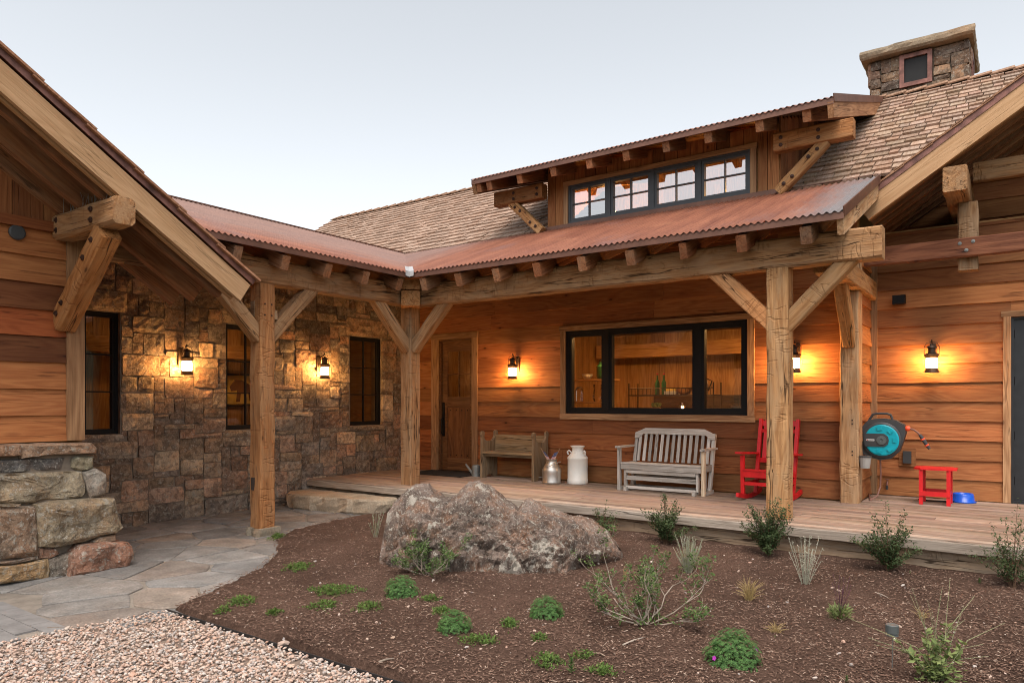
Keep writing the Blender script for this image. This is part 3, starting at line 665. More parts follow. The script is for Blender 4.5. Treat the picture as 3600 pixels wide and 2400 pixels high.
m = MB(); m.add([(-8.79, .11, 1.72), (-8.25, .11, 1.72), (-8.25, .11, 2.58), (-8.79, .11, 2.58)], [(0, 1, 2, 3)]); m.obj('pane', M_glass, door, FM.M)
MB().box((-8.532, .092, 1.72), (-8.508, .124, 2.58)).obj('muntin', MW['door'], door, FM.M); MB().box((-8.79, .09, 2.138), (-8.25, .126, 2.162)).obj('muntin', MW['door'], door, FM.M)
h_ = MB(); h_.box((-8.905, .070, .98), (-8.855, .086, 1.62)); h_.tube([(-8.88, .07, 1.0), (-8.88, .02, 1.04), (-8.88, .02, 1.30), (-8.88, .07, 1.34)], .012, 8); h_.obj('handle', M_black, door, FM.M)
MB().box((-8.97, .0, DK + .002), (-8.07, .2, DK + .018)).obj('threshold', M_iron, door, FM.M)
trim_ring(door, FM, -8.95, -8.09, DK + .004, 2.80, .12, -.062, .02, MW['trim'], bottom=False, head=.012)
# room behind the big window
boards_wall('inner_wall', house, (-7.3, 13.1, 0), (1, 0, 0), 20, .28, DK, 3.05, MW['room'], None)
boards_wall('inner_wall', house, (-7.0, 10.4, 0), (0, 1, 0), 10, .27, DK, 3.05, MW['room'], None)
boards_wall('inner_wall', house, (-2.0, 13.1, 0), (0, -1, 0), 10, .27, DK, 3.05, MW['room'], None)
MB().box((-7.2, 10.37, 2.97), (-1.9, 13.2, 3.02)).obj('ceiling', MW['room'], house); MB().box((-9.7, 10.37, DK - .06), (-1.9, 13.2, DK - .01)).obj('floor', MW['room'], house)
plank('inner_beam', (-6.9, 12.8, 2.62), (-2.0, 12.8, 2.62), .3, .26, MW['room'], house); plank('inner_beam', (-2.25, 10.5, 2.62), (-2.25, 12.64, 2.62), .26, .25, MW['room'], house)
boards_wall('inner_wall', house, (-9.7, 11.9, 0), (1, 0, 0), 9, .28, DK, 3.05, MW['room'], None); boards_wall('inner_wall', house, (-9.7, 10.4, 0), (0, 1, 0), 6, .27, DK, 3.05, MW['room'], None)
MB().box((-5.5, 12.3, DK), (-3.9, 12.8, 1.75)).obj('sideboard', MW['door'], house, color=(.25, .25, .25)); MB().box((-3.6, 12.0, DK), (-2.3, 12.6, 1.62)).obj('sideboard', MW['door'], house, color=(.5, .45, .4))
for z in (1.62, 2.02): plank('inner_shelf', (-6.85, 11.3, z), (-5.75, 11.3, z), .26, .035, MW['room'], house)
plank('inner_shelf', (-3.5, 10.75, 1.56), (-2.2, 10.75, 1.56), .3, .035, MW['room'], house)
plank('counter', (-6.8, 10.62, 1.40), (-2.1, 10.62, 1.40), .5, .04, MW['room'], house)
# dormer
FD = Fr((0, 10.25, 0), (1, 0, 0)); WD0, WD1 = -6.51, -2.70
dop = (-6.09, -3.09, 4.59, 5.22)
dw = backing('dormer', FD, WD0, WD1, 4.42, 5.5, [dop], MW['room'], house, .012, .12)
for (a, b, z0, z1) in [(WD0, -6.36, 4.56, 5.5), (-6.355, -6.19, 4.56, 5.5), (-2.99, -2.86, 4.56, 5.5), (-2.855, WD1, 4.56, 5.5)] + [(-6.185 + i * .2, -5.99 + i * .2, 5.3, 5.52) for i in range(16)]:
    plank('board', FD.at((a + b) / 2, -.004, z0), FD.at((a + b) / 2, -.004, z1), b - a - .004, .03, MW['siding'], dw, sid(0), up=FD.y)
plank('sill_flashing', FD.at(WD0 - .03, -.035, 4.545), FD.at(WD1 + .03, -.035, 4.545), .09, .075, M_brownmetal, dw)
for i in range(4):
    a = -6.09 + i * .75; w = window(house, FD, a, a + .75, 4.59, 5.22, [(a + .028, a + .722, 2, 2)], .03, M_grayframe, M_coat, -.04, .06, sw=.045, mw=.016)
trim_ring(dw, FD, -6.09, -3.09, 4.59, 5.22, .085, -.055, .012, MW['trim'], bottom=False, head=.01)
# dormer cheeks of vertical boards
ZR = lambda y: 4.54 + .667 * (y - 10.25); ZD = lambda y: 5.33 + .34 * (y - 9.55)
for X, sg in ((WD1, 1), (WD0, -1)):
    m = MB(); m.add([(X - sg * .02, 10.27, ZR(10.27) - .15), (X - sg * .02, 13.6, ZR(13.6) - .15), (X - sg * .02, 13.6, ZD(13.6)), (X - sg * .02, 10.27, ZD(10.27))], [(0, 1, 2, 3)]); ck_ = m.obj('dormer_cheek', MW['siding'], house)
    for i in range(16):
        y = 10.36 + i * .2; plank('board', (X, y, ZR(y) - .12), (X, y, ZD(y) + .02), .192, .03, MW['siding'], ck_, sid(0), up=(1, 0, 0))
# dormer interior
boards_wall('inner_wall', house, (WD0, 12.6, 0), (1, 0, 0), 14, .272, 4.4, 6.2, MW['room'], None)
m = MB(); m.box((WD0, 10.4, 4.40), (WD1, 12.6, 4.43)); m.obj('dormer_floor', MW['room'], house)
for X in (-5.7, -4.3, -3.2): plank('inner_beam', (X, 10.4, 5.28), (X, 12.58, 5.9), .16, .2, MW['room'], house)
for X in (-6.0, -3.0): l_ = thing('ceiling_lamp', (X, 11.6, 5.1), 'glowing lamp inside the dormer, %s end' % ('left' if X < -5 else 'right'), 'lamp', 'lamps inside the dormer'); MB().lathe([(.05, -.1), (.09, -.05), (.05, 0)], 12).obj('globe', M_ceil3, l_, WM[l_.name]); MB().tube([(0, 0, 0), (0, 0, .75)], .008, 6).obj('rod', M_iron, l_, WM[l_.name])
# main roof
def slab(m, xa, xb, ya, yb, zf, t): m.add([(xa, ya, zf(ya)), (xb, ya, zf(ya)), (xb, yb, zf(yb)), (xa, yb, zf(yb)), (xa, ya, zf(ya) - t), (xb, ya, zf(ya) - t), (xb, yb, zf(yb) - t), (xa, yb, zf(yb) - t)], [(0, 1, 2, 3), (7, 6, 5, 4), (0, 4, 5, 1), (1, 5, 6, 2), (2, 6, 7, 3), (3, 7, 4, 0)])
YRG = 13.7; m = MB()
slab(m, -15.95, WD0 - .01, 10.25, YRG, ZR, .12); m.add([(WD1 + .01, 10.25, ZR(10.25)), (-1.24, 10.25, ZR(10.25)), (2.24, YRG, ZR(YRG)), (WD1 + .01, YRG, ZR(YRG)), (WD1 + .01, 10.25, ZR(10.25) - .1), (-1.24, 10.25, ZR(10.25) - .1), (2.24, YRG, ZR(YRG) - .1), (WD1 + .01, YRG, ZR(YRG) - .1)], [(0, 1, 2, 3), (7, 6, 5, 4), (0, 4, 5, 1), (1, 5, 6, 2), (2, 6, 7, 3), (3, 7, 4, 0)]); slab(m, WD0 - .008, WD1 + .008, 13.45, YRG, ZR, .12)
slab(m, -15.95, 2.6, YRG + .002, 19, lambda y: ZR(YRG) - .667 * (y - YRG), .12)
roof = m.obj('roof', MW['rafter'], house)
sv, nv = V((0, 1, .667)).normalized(), V((0, -.667, 1)).normalized(); rs = random.Random(9); allsh = []
e_ = .205; rows = int((YRG - 10.25) * 1.202 / e_) + 1
for r in range(rows):
    x = -15.98 + rs.random() * .1
    while x < 2.4:
        w = rs.uniform(.12, .27); y = 10.22 + r * e_ / 1.202 + rs.uniform(-.008, .008)
        if y < YRG - .02 and x + w / 2 < -1.22 + (y - 10.25) * 1.01 and not (WD0 - .02 < x + w and x < WD1 + .02 and y < 13.42):
            b = V((x, y, ZR(y))); ln = min(e_ + .06, (YRG - y) * 1.2); th = rs.uniform(.026, .044); tw = rs.uniform(-.004, .004)
            q = [b + nv * .010, b + V((w - .013, 0, 0)) + nv * .010 + sv * tw]
            vs = q + [q[1] + sv * ln - nv * .008, q[0] + sv * ln - nv * .008] + [q[0] + nv * th, q[1] + nv * (th + rs.uniform(-.004, .004)), q[1] + sv * ln + nv * .004, q[0] + sv * ln + nv * .004]
            allsh.append((abs((x + w / 2) * _F.x + y * _F.y) + (0 if x > WD1 else 9), vs))
        x += w
allsh.sort(key=lambda t: t[0]); BF = [(0, 3, 2, 1), (4, 5, 6, 7), (0, 1, 5, 4), (1, 2, 6, 5), (2, 3, 7, 6), (3, 0, 4, 7)]
SHC = lambda: (lambda f_: (f_ * rs.uniform(.95, 1.05), f_, f_ * rs.uniform(.93, 1.03)))(rs.uniform(.86, 1.1))
for t, vs in allsh[:300]:
    c = vs[0]; q = MB(); q.add([v - c for v in vs], BF); q.obj('shake', MW['shake'], roof, Matrix.Translation(c), color=SHC())
m = MB()
for t, vs in allsh[300:]: m.add(vs, BF)
m.obj('shakes', MW['shake'], roof, kind='stuff')
for i in range(62):
    x = -15.95 + i * .3; zt = ZR(YRG)
    for dy, sg in ((-.09, 1), (.09, -1)): plank('ridge_cap', (x, YRG + dy, zt - .01), (x + .33, YRG + dy, zt + .02), .2, .02, MW['shake'], roof, (.95, .85, .75), up=V((0, -sg * .55, 1)))
# left rake of the main roof
plank('rake_board', (-15.97, 10.3, ZR(10.3) - .13), (-15.97, YRG, ZR(YRG) - .13), .04, .2, MW['barge'], house)
# chimney
FC_ = Fr((0, 14.0, 0), (1, 0, 0)); cop = (-1.66, -1.17, 7.06, 7.62)
m = MB(); m.box((-2.09, 14.03, 6.3), (-.69, 15.35, 7.64)); ch = m.obj('chimney', M_mortar, house)
CHC = lambda rr: (lambda c, f_: (c[0] * f_ * 1.1, c[1] * f_, c[2] * f_ * .98))(rr.choice(STC), rr.uniform(1.3, 2.0))
rr = random.Random(8)
lay(ashlar(-2.12, -.66, 6.42, 7.63, [cop], .081, (2, 5), (1, 2, 3, 4), rr), FC_, ch, rr, depth=.06, bul=(.0, .02), colf=CHC)
lay(ashlar(13.97, 15.37, 6.42, 7.63, [(14.45, 14.95, 7.06, 7.62)], .081, (2, 5), (1, 2, 3, 4), rr), Fr((-.66, 0, 0), (0, 1, 0)), ch, rr, depth=.06, bul=(.0, .02), colf=CHC)
lay(ashlar(-15.37, -13.97, 6.42, 7.63, [], .081, (2, 5), (1, 2, 3, 4), rr), Fr((-2.12, 0, 0), (0, -1, 0)), ch, rr, depth=.06, bul=(.0, .02), colf=CHC)
for fr, u in ((FC_, -1.66), (Fr((-.66, 0, 0), (0, 1, 0)), 14.45)):
    m = MB(); ring(m, u, u + .49, 7.06, 7.62, .07, -.05, .035); m.obj('vent_frame', M_copper, ch, fr.M); m = MB(); m.add([(u + .07, -.01, 7.13), (u + .42, -.01, 7.13), (u + .42, -.01, 7.55), (u + .07, -.01, 7.55)], [(0, 1, 2, 3)]); m.obj('vent_mesh', M_mesh, ch, fr.M)
m = MB(); nn = 30; pts = []
for (xa, ya, xb, yb) in ((-2.28, 13.8, -.55, 13.8), (-.55, 13.8, -.55, 15.6), (-.55, 15.6, -2.28, 15.6), (-2.28, 15.6, -2.28, 13.8)):
    for k in range(12): pts.append(V((xa, ya, 0)).lerp(V((xb, yb, 0)), k / 12))
cc = V((-1.4, 14.7, 0)); lev = [(.96, 7.645), (.99, 7.68), (1.0, 7.74), (.985, 7.79)]
for s_, z in lev:
    for p in pts: q = cc + (p - cc) * s_; m.v.append((q.x + noise.noise(V((p.x * 6, p.y * 6, z * 9))) * .025, q.y + noise.noise(V((p.x * 5, p.y * 5, z * 11 + 4))) * .03, z + noise.noise(V((p.x * 4, p.y * 4, 2))) * .012))
n_ = len(pts)
for l in range(3):
    for i in range(n_): m.f.append((l * n_ + i, l * n_ + (i + 1) % n_, (l + 1) * n_ + (i + 1) % n_, (l + 1) * n_ + i))
m.f += [tuple(3 * n_ + i for i in range(n_)), tuple(range(n_ - 1, -1, -1))]
m.obj('chimney_cap', MS_slab, ch, color=(.30, .235, .165))
# recessed right wall, return wall and cross gable
YR = 11.17; FRt = Fr((0, YR, 0), (1, 0, 0)); FRe = Fr((-1.70, 0, 0), (0, 1, 0))
rop = (-.06, .98, .2, 2.72); GB = lambda x: 4.14 + .66 * (x + 1.316)
rw = backing('wall', FRt, -1.69, 3.2, .2, 4.0, [rop], MW['room'], house, .013, .15)
lap_siding(rw, FRt, -1.66, 3.2, DK + .01, 3.95, .258, [rop], MW['siding'], sid, maxlen=3.6)
FRu = Fr((0, 12.15, 0), (1, 0, 0)); uw = MB().box((-1.69, 12.16, 3.9), (3.2, 12.25, 4.2)).obj('wall', MW['room'], house); MB().box((-1.69, 11.14, 3.93), (3.2, 12.16, 3.97)).obj('ledge', MW['siding'], house, color=(.5, .45, .4))
z = 3.97
while z < 6.2:
    lap_siding(uw, FRu, max(-1.66, -1.316 + (z + .1 - 4.35) / .66), 3.2, z, z + .258, .258, [], MW['siding'], sid, maxlen=4); z += .258
ew = backing('wall', FRe, 10.2, YR, .2, 3.9, [], MW['room'], house, .013, .12)
lap_siding(ew, FRe, 10.22, YR - .03, DK + .01, 3.9, .258, [], MW['siding'], sid)
plank('corner_trim', (-1.70, 10.205, DK + .01), (-1.70, 10.205, 3.6), .10, .10, MW['trim'], house, up=(0, 1, 0)); plank('corner_trim', (-1.64, YR - .035, DK + .01), (-1.64, YR - .035, 3.6), .08, .09, MW['trim'], house, up=(0, 1, 0))
sdoor = MB(); ring(sdoor, -.06, .98, .33, 2.72, .03, .0, .12); sdoor = sdoor.obj('side_door', M_doorg, house, FRt.M)
MB().box((-.03, .035, DK + .015), (.95, .08, 2.69)).obj('leaf', M_doorg, sdoor, FRt.M)
for z in (.62, 1.2, 1.9, 2.5): MB().tube([(-.032, .02, z - .05), (-.032, .02, z + .05)], .011, 8).obj('hinge', M_black, sdoor, FRt.M)
trim_ring(sdoor, FRt, -.06, .98, DK + .004, 2.72, .085, -.055, .015, MW['trim'], bottom=False)
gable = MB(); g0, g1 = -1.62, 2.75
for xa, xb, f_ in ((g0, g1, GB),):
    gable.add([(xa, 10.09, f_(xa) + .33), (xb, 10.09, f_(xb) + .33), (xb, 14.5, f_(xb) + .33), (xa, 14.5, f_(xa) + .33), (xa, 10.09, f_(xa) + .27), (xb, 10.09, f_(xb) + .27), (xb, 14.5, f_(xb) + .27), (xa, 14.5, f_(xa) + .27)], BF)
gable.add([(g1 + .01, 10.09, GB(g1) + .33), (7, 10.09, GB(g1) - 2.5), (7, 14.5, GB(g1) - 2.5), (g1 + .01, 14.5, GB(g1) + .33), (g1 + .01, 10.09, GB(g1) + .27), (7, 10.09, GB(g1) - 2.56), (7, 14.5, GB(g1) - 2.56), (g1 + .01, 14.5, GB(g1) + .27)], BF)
gable = gable.obj('gable_roof', MW['redtie'], house, color=(.4, .36, .34))  # dark-stained deck, tinted darker still to paint shade between the rafters
pk = lambda nm, y, w, h, dz, mat, c=None, x0=g0, par=gable: plank(nm, (x0, y, GB(x0) + dz), (g1, y, GB(g1) + dz), w, h, mat, par, c)
pk('bargeboard', 10.115, .05, .25, .13, MW['barge']); pk('inner_barge', 10.21, .09, .2, .12, MW['barge'], (.8, .75, .7))
pk('drip_edge', 10.085, .012, .085, .30, M_copper)
for y in (10.36, 10.6, 10.9, 11.2, 11.5, 11.8): pk('rafter', y, .08, .19, .14, MW['rafter'], (1.0, .8, .62))
for i in range(14):
    x = g0 + .05 + i * .31; plank('shake', (x, 10.10, GB(x) + .355), (x + .42, 10.10, GB(x + .42) + .335), .08, .02, MW['shake'], gable, (.9, .7, .55))
timber('purlin', (-.60, 9.92, 4.28), (-.60, 12.12, 4.28), .255, .30, MW['timber'], gable, (1.15, 1.0, .85), j=.005)
timber('king_post', (-.5, 10.66, 3.28), (-.5, 10.66, 4.13), .22, .2, MW['timber'], gable, (.95, .9, .85), up=(0, 1, 0))
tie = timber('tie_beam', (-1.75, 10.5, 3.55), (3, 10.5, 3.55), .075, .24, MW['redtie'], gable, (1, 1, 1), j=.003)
for x, z in ((-.58, 3.60), (-.44, 3.61), (-.51, 3.51)): MB().lathe([(.022, 0), (.022, .006), (.009, .008), (.009, .016)], 10).obj('bolt', M_galv, tie, Matrix.Translation((x, 10.462, z)) @ Matrix.Rotation(math.radians(90), 4, 'X'))
timber('collar_beam', (-.45, 10.76, 4.53), (3, 10.76, 4.53), .14, .24, MW['timber'], gable, (.7, .6, .5))
# ------------------------------------------------------------------ porch: posts, beams, rafters, rusted roof
porch = thing('covered_porch', (-7.82, 8.25, 0), 'timber post porch with rusty corrugated roof wrapping the inner corner', 'porch')
TM = MW['timber']; UY = (0, 1, 0)
post1 = timber('post', (-7.81, 5.54, .04), (-7.81, 5.54, 3.115), .235, .215, TM, porch, (1.25, .92, .66), up=UY, j=.007)
post2 = timber('post', (-7.82, 8.25, DK), (-7.82, 8.25, 3.115), .225, .225, TM, porch, (1.08, .95, .82), up=UY, j=.006)
post3 = timber('post', (-2.17, 8.255, DK), (-2.17, 8.255, 3.115), .235, .235, TM, porch, (1.2, 1.05, .85), up=UY, j=.007)
post4 = timber('post', (-1.76, 10.07, DK), (-1.76, 10.07, 3.05), .225, .21, TM, porch, (1.12, 1.03, .92), up=UY, j=.008)
for p_, (x, y, z0) in ((post1, (-7.81, 5.54, 0)),):
    for z in (2.86, 2.72):
        for dx in (-.05, .05): MB().lathe([(.011, -.002), (.011, .004)], 8).obj('peg', M_bolt, p_, Matrix.Translation((-7.69, 5.54 + dx, z)) @ Matrix.Rotation(math.radians(90), 4, 'Y'))
    MB().box((-7.90, 5.425, 2.7), (-7.82, 5.437, 2.9), .002).obj('mortise_block', MW['timber'], p_); MB().box((-7.88, 5.418, .52), (-7.82, 5.434, .68), .002).obj('mortise', M_dark, p_); MB().box((-7.78, 5.645, 2.68), (-7.72, 5.70, 2.80), .003).obj('tenon', MW['timber'], p_)
for z in (2.35, 1.35, .95):
    for dy in (0, .045): MB().lathe([(.01, -.002), (.01, .003)], 8).obj('peg_hole', M_dark, post4, Matrix.Translation((-1.72, 9.962, z + dy)) @ Matrix.Rotation(math.radians(90), 4, 'X'))
rr = random.Random(40)
for (xa, xb) in ((-7.95, -7.83), (-7.815, -7.66)): stone_block(xb - xa, .16, .30, .03, .01).obj('footing', MS_slab, porch, Matrix.Translation(((xa + xb) / 2, 5.40, -.035)), color=(.34, .29, .22))
timber('beam', (-7.93, 8.25, 3.28), (-1.13, 8.25, 3.28), .22, .335, TM, porch, (.92, .80, .68), j=.006, ch=.022)
timber('beam', (-7.82, 3.55, 3.28), (-7.82, 8.13, 3.28), .22, .32, TM, porch, (.68, .58, .5), j=.006, ch=.022)
timber('beam', (-1.73, 8.42, 3.18), (-1.73, YR - .01, 3.18), .26, .25, TM, porch, (1.05, .85, .62), j=.006)
dg = V((.7071, -.7071, 0)); c0 = V((-7.82, 8.25, 0))
for z0, z1, L in ((3.10, 3.335, .36), (3.345, 3.50, .40)): timber('corner_block', c0 - dg * .1 + V((0, 0, (z0 + z1) / 2)), c0 + dg * L + V((0, 0, (z0 + z1) / 2)), .29, z1 - z0, TM, porch, (1.3, 1.0, .72), j=.004, seg=.3)
br = lambda a, b, c=(1.1, .95, .8), par=porch: timber('brace', a, b, .15, .175, TM, par, c, j=.005, ch=.012)
br((-2.20, 8.25, 2.46), (-2.94, 8.25, 3.2), (1.15, .85, .62)); br((-2.12, 8.25, 2.46), (-1.40, 8.25, 3.2), (1.15, 1.0, .8))
br((-7.74, 8.25, 2.46), (-7.02, 8.25, 3.2), (.98, .88, .78)); br((-7.82, 8.18, 2.46), (-7.82, 7.46, 3.2), (.98, .88, .78))
br((-7.81, 5.60, 2.44), (-7.81, 6.34, 3.2), (1.1, .98, .86)); br((-7.81, 5.48, 2.44), (-7.81, 4.76, 3.2), (1.1, .95, .8)); br((-1.76, 10.0, 2.38), (-1.75, 9.35, 3.12), (1.05, .85, .6))
tail = [(1.0, .8, .65), (1.2, 1.0, .85), (1.1, .75, .55), (.9, .85, .8)]
for i in range(9):
    X = -7.157 + .67 * i; timber('rafter', (X, 7.83, 3.365), (X, 10.12, 3.365 + .4 * 2.29), .115 if i != 6 else .09, .185, MW['rafter'], porch, rr.choice(tail), j=.004, ch=.008)
for i in range(7):
    Y = 7.63 - .67 * i; timber('rafter', (-7.45, Y, 3.365), (-9.74, Y, 3.365 + .4 * 2.29), .115, .185, MW['rafter'], porch, rr.choice(tail), j=.004, ch=.008)
RP = lambda d: 3.56 + .4 * d
m = MB()   # roof boards under the metal
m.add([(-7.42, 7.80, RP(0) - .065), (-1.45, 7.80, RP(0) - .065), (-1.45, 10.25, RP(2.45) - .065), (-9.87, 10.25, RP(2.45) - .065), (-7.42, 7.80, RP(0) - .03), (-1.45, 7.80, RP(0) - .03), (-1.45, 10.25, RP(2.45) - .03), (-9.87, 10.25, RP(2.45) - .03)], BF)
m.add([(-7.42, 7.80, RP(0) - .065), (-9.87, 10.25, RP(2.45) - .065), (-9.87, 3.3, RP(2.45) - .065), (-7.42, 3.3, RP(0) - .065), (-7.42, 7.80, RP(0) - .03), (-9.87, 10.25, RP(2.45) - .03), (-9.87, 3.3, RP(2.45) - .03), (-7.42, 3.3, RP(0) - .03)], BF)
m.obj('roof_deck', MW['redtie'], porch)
def corrugated(name, parent, s0, s1, f0, f1, P, wl=.0762, amp=.0115, M=None):
    n_ = int((s1 - s0) / wl * 8); vs = []; fs = []
    for i in range(n_ + 1):
        s_ = s0 + (s1 - s0) * i / n_; w = amp * math.sin(2 * math.pi * s_ / wl); a, b = f0(s_) + noise.noise(V((s_ * 1.3, 0, 2))) * .006, f1(s_)
        for t in (a, b):
            q = P(s_, t); vs += [q + V((0, 0, w)), q + V((0, 0, w - .004))]
    for i in range(n_):
        q = i * 4; r = q + 4; fs += [(q, r, r + 2, q + 2), (q + 1, q + 3, r + 3, r + 1), (q, q + 1, r + 1, r), (q + 2, r + 2, r + 3, q + 3)]
    m = MB(); m.add(vs, fs); return m.obj(name, M_rust, parent, smooth=False)
corrugated('corrugated_roof', porch, -9.9, -1.42, lambda s_: 7.765 + max(0, -7.38 - s_), lambda s_: 10.27, lambda s_, t: V((s_, t, RP(t - 7.78))))
corrugated('corrugated_roof', porch, 3.3, 10.3, lambda s_: 7.385 + max(0, s_ - 7.77), lambda s_: 9.90, lambda s_, t: V((-t, s_, RP(t - 7.4))))
plank('fascia', (-7.39, 7.785, 3.513), (-1.42, 7.785, 3.513), .014, .075, M_brownmetal, porch); plank('fascia', (-7.40, 3.3, 3.513), (-7.40, 7.78, 3.513), .014, .075, M_brownmetal, porch)
plank('ridge_cap', (-9.9, 3.3, RP(2.5) + .008), (-9.9, 10.2, RP(2.5) + .008), .09, .02, M_brownmetal, porch)
m = MB(); w_ = .085
for d0, d1 in ((-.01, .16), (.16, .31), (.31, .47)):
    a0 = V((-7.38 - d0, 7.77 + d0, RP(d0) + .016)); a1 = V((-7.38 - d1, 7.77 + d1, RP(d1) + .016))
    for o_ in (V((w_, 0, 0)), V((0, -w_, 0))): m.add([a0, a0 + o_, a1 + o_, a1], [(0, 1, 2, 3) if o_.x else (3, 2, 1, 0)])
zf = RP(-.01) + .016; m.add([(-7.37, 7.758, zf), (-7.37 + w_, 7.758, zf), (-7.37 + w_, 7.755, zf - .075), (-7.37, 7.755, zf - .085), (-7.37, 7.758 - w_, zf), (-7.367, 7.758 - w_, zf - .075)], [(0, 1, 2, 3), (4, 0, 3, 5)])
m.obj('valley_flashing', M_lead, porch)
plank('rake_board', (-1.465, 7.83, RP(.05) - .15), (-1.465, 10.10, RP(2.32) - .15), .06, .21, MW['timber'], porch, (1.15, 1.1, 1.05)); plank('rake_trim', (-1.418, 7.77, RP(0) - .015), (-1.418, 10.08, RP(2.3) - .015), .014, .105, M_brownmetal, porch)
plank('flashing', (WD1 + .05, 10.235, 4.562), (-1.45, 10.235, 4.562), .08, .012, M_brownmetal, porch)
# dormer roof
dz = thing('dormer_roof', (-4.7, 10.2, 5.4), 'upper rusty corrugated dormer roof on exposed rafters and bracketed beams', 'roof')
PD = lambda y: 5.43 + .34 * (y - 9.55)
corrugated('corrugated_roof', dz, -7.62, -1.86, lambda s_: 9.53, lambda s_: 13.62, lambda s_, t: V((s_, t, PD(t))))
m = MB(); slab(m, -7.6, -1.88, 9.56, 13.6, lambda y: PD(y) - .035, .03); m.obj('roof_deck', MW['rafter'], dz)
for X in (-7.5, -7.275, -6.65, -6.0, -5.35, -4.73, -4.1, -3.48, -2.78, -2.19): timber('rafter', (X, 9.59, PD(9.59) - .155), (X, 12.9, PD(12.9) - .155), .105, .165, MW['rafter'], dz, rr.choice([(1.1, .8, .6), (1.25, .9, .7), (1.0, .8, .65)]), j=.003, ch=.006)
plank('fascia', (-7.62, 9.55, PD(9.55) - .05), (-1.86, 9.55, PD(9.55) - .05), .014, .075, M_brownmetal, dz)
plank('rake_board', (-1.90, 9.57, PD(9.57) - .16), (-1.90, 13.5, PD(13.5) - .16), .07, .19, MW['trim'], dz, (.95, .85, .8)); plank('rake_trim', (-1.857, 9.54, PD(9.54) - .012), (-1.857, 13.6, PD(13.6) - .012), .014, .10, M_brownmetal, dz)
plank('rake_board', (-7.58, 9.57, PD(9.57) - .16), (-7.58, 13.5, PD(13.5) - .16), .07, .19, MW['trim'], dz, (.7, .62, .55))
def bolts(par, pts, M, r=.026, mat=M_bolt):
    for p in pts: MB().lathe([(r, -.004), (r, .006), (r * .45, .010), (r * .45, .02)], 10).obj('bolt', mat, par, Matrix.Translation(p) @ M)
RX = Matrix.Rotation(math.radians(90), 4, 'X')
for sg, xi in ((1, -2.72), (-1, -6.49)):
    ob = timber('outrigger', (xi, 10.10, 5.175), (xi + sg * 1.0, 10.10, 5.175), .17, .25, TM, dz, (.95, .7, .5), j=.005)
    bolts(ob, [(xi + sg * d, 10.008, z) for d in (.10, .58) for z in (5.12, 5.22)], RX)
    bc = timber('brace', (xi + sg * .05, 10.10, 4.5), (xi + sg * .66, 10.10, 5.08), .14, .15, TM, dz, (1.15, .95, .72), j=.004)
    bolts(bc, [(xi + sg * (.05 + .61 * t), 10.022, 4.5 + .58 * t + .012 * (-1) ** k) for k, t in enumerate((.14, .32, .66, .84))], RX)
# ------------------------------------------------------------------ gabled wing at the left
barn = thing('gabled_wing', (-9, 1, 0), 'gable fronted cedar wing on a boulder base, cut by the left edge', 'building')
XG = -7.95; FG = Fr((XG, 0, 0), (0, 1, 0)); YC = 3.466
bwal = backing('wall', FG, -4, YC, -.1, 3.35, [], MW['room'], barn, .013, .2)
shades = [(1.0, .92, .85), (1.02, .95, .9), (.98, .9, .82), (.62, .52, .48), (.72, .46, .36), (.45, .38, .36), (1.0, .95, .88), (1.05, .95, .85)]
lap_siding(bwal, FG, -3.5, YC - .16, 1.235, 3.33, .2625, [], MW['siding'], lambda k: shades[[0, 1, 2, 5, 4, 5, 6, 7][k % 8]], maxlen=9)
plank('corner_trim', (XG + .01, YC - .085, 1.235), (XG + .01, YC - .085, 3.5), .10, .165, MW['trim'], barn, (.95, .88, .82), up=UY)
plank('return_wall', (XG - .05, YC - .02, 1.2), (-9.85, YC - .02, 1.2), .05, 2.6, MW['siding'], barn)
MB().box((-9.9, YC - .06, -.1), (XG - .02, YC - .01, 4.0)).obj('return_wall', MW['siding'], barn)
plank('frieze_board', (XG + .03, -3.5, 3.385), (XG + .03, 3.2, 3.385), .06, .10, MW['siding'], barn, (.8, .62, .55))
LB = lambda y: 2.70 + .66 * (4.505 - y)      # underside line of the bargeboard
m = MB(); m.add([(XG - .03, -1, 3.3), (XG - .03, YC, 3.3), (XG - .03, YC, LB(YC) + .2), (XG - .03, -1, LB(-1) + .2)], [(0, 1, 2, 3)]); gf = m.obj('gable_wall', MW['siding'], barn)
for i in range(16):
    y = 3.36 - i * .27; w = .262; z1 = LB(y) + .16
    if z1 > 3.47: plank('board', (XG, y - w / 2, 3.43), (XG, y - w / 2, z1), w, .03, MW['siding'], gf, sid(0), up=(1, 0, 0))
XB = -6.75; lr = MB()
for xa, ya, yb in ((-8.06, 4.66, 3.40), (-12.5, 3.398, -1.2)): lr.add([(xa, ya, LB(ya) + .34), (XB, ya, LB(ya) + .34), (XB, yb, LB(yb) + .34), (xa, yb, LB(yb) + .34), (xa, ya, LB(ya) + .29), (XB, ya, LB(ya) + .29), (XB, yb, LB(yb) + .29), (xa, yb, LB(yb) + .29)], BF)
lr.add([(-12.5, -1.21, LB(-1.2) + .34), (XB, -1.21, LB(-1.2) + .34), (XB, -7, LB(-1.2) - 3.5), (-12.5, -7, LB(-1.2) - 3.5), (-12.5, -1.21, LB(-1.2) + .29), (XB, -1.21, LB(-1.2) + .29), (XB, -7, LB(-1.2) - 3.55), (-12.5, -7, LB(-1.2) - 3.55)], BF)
lroof = lr.obj('roof', MW['redtie'], barn, color=(.38, .34, .32))  # stained boards with deep shade of the rafter bays painted into the tint
def lp(nm, x, w, h, dz_, mat, c=None, ye=4.56): return plank(nm, (x, ye, LB(ye) + dz_), (x, -1.2, LB(-1.2) + dz_), w, h, mat, lroof, c)
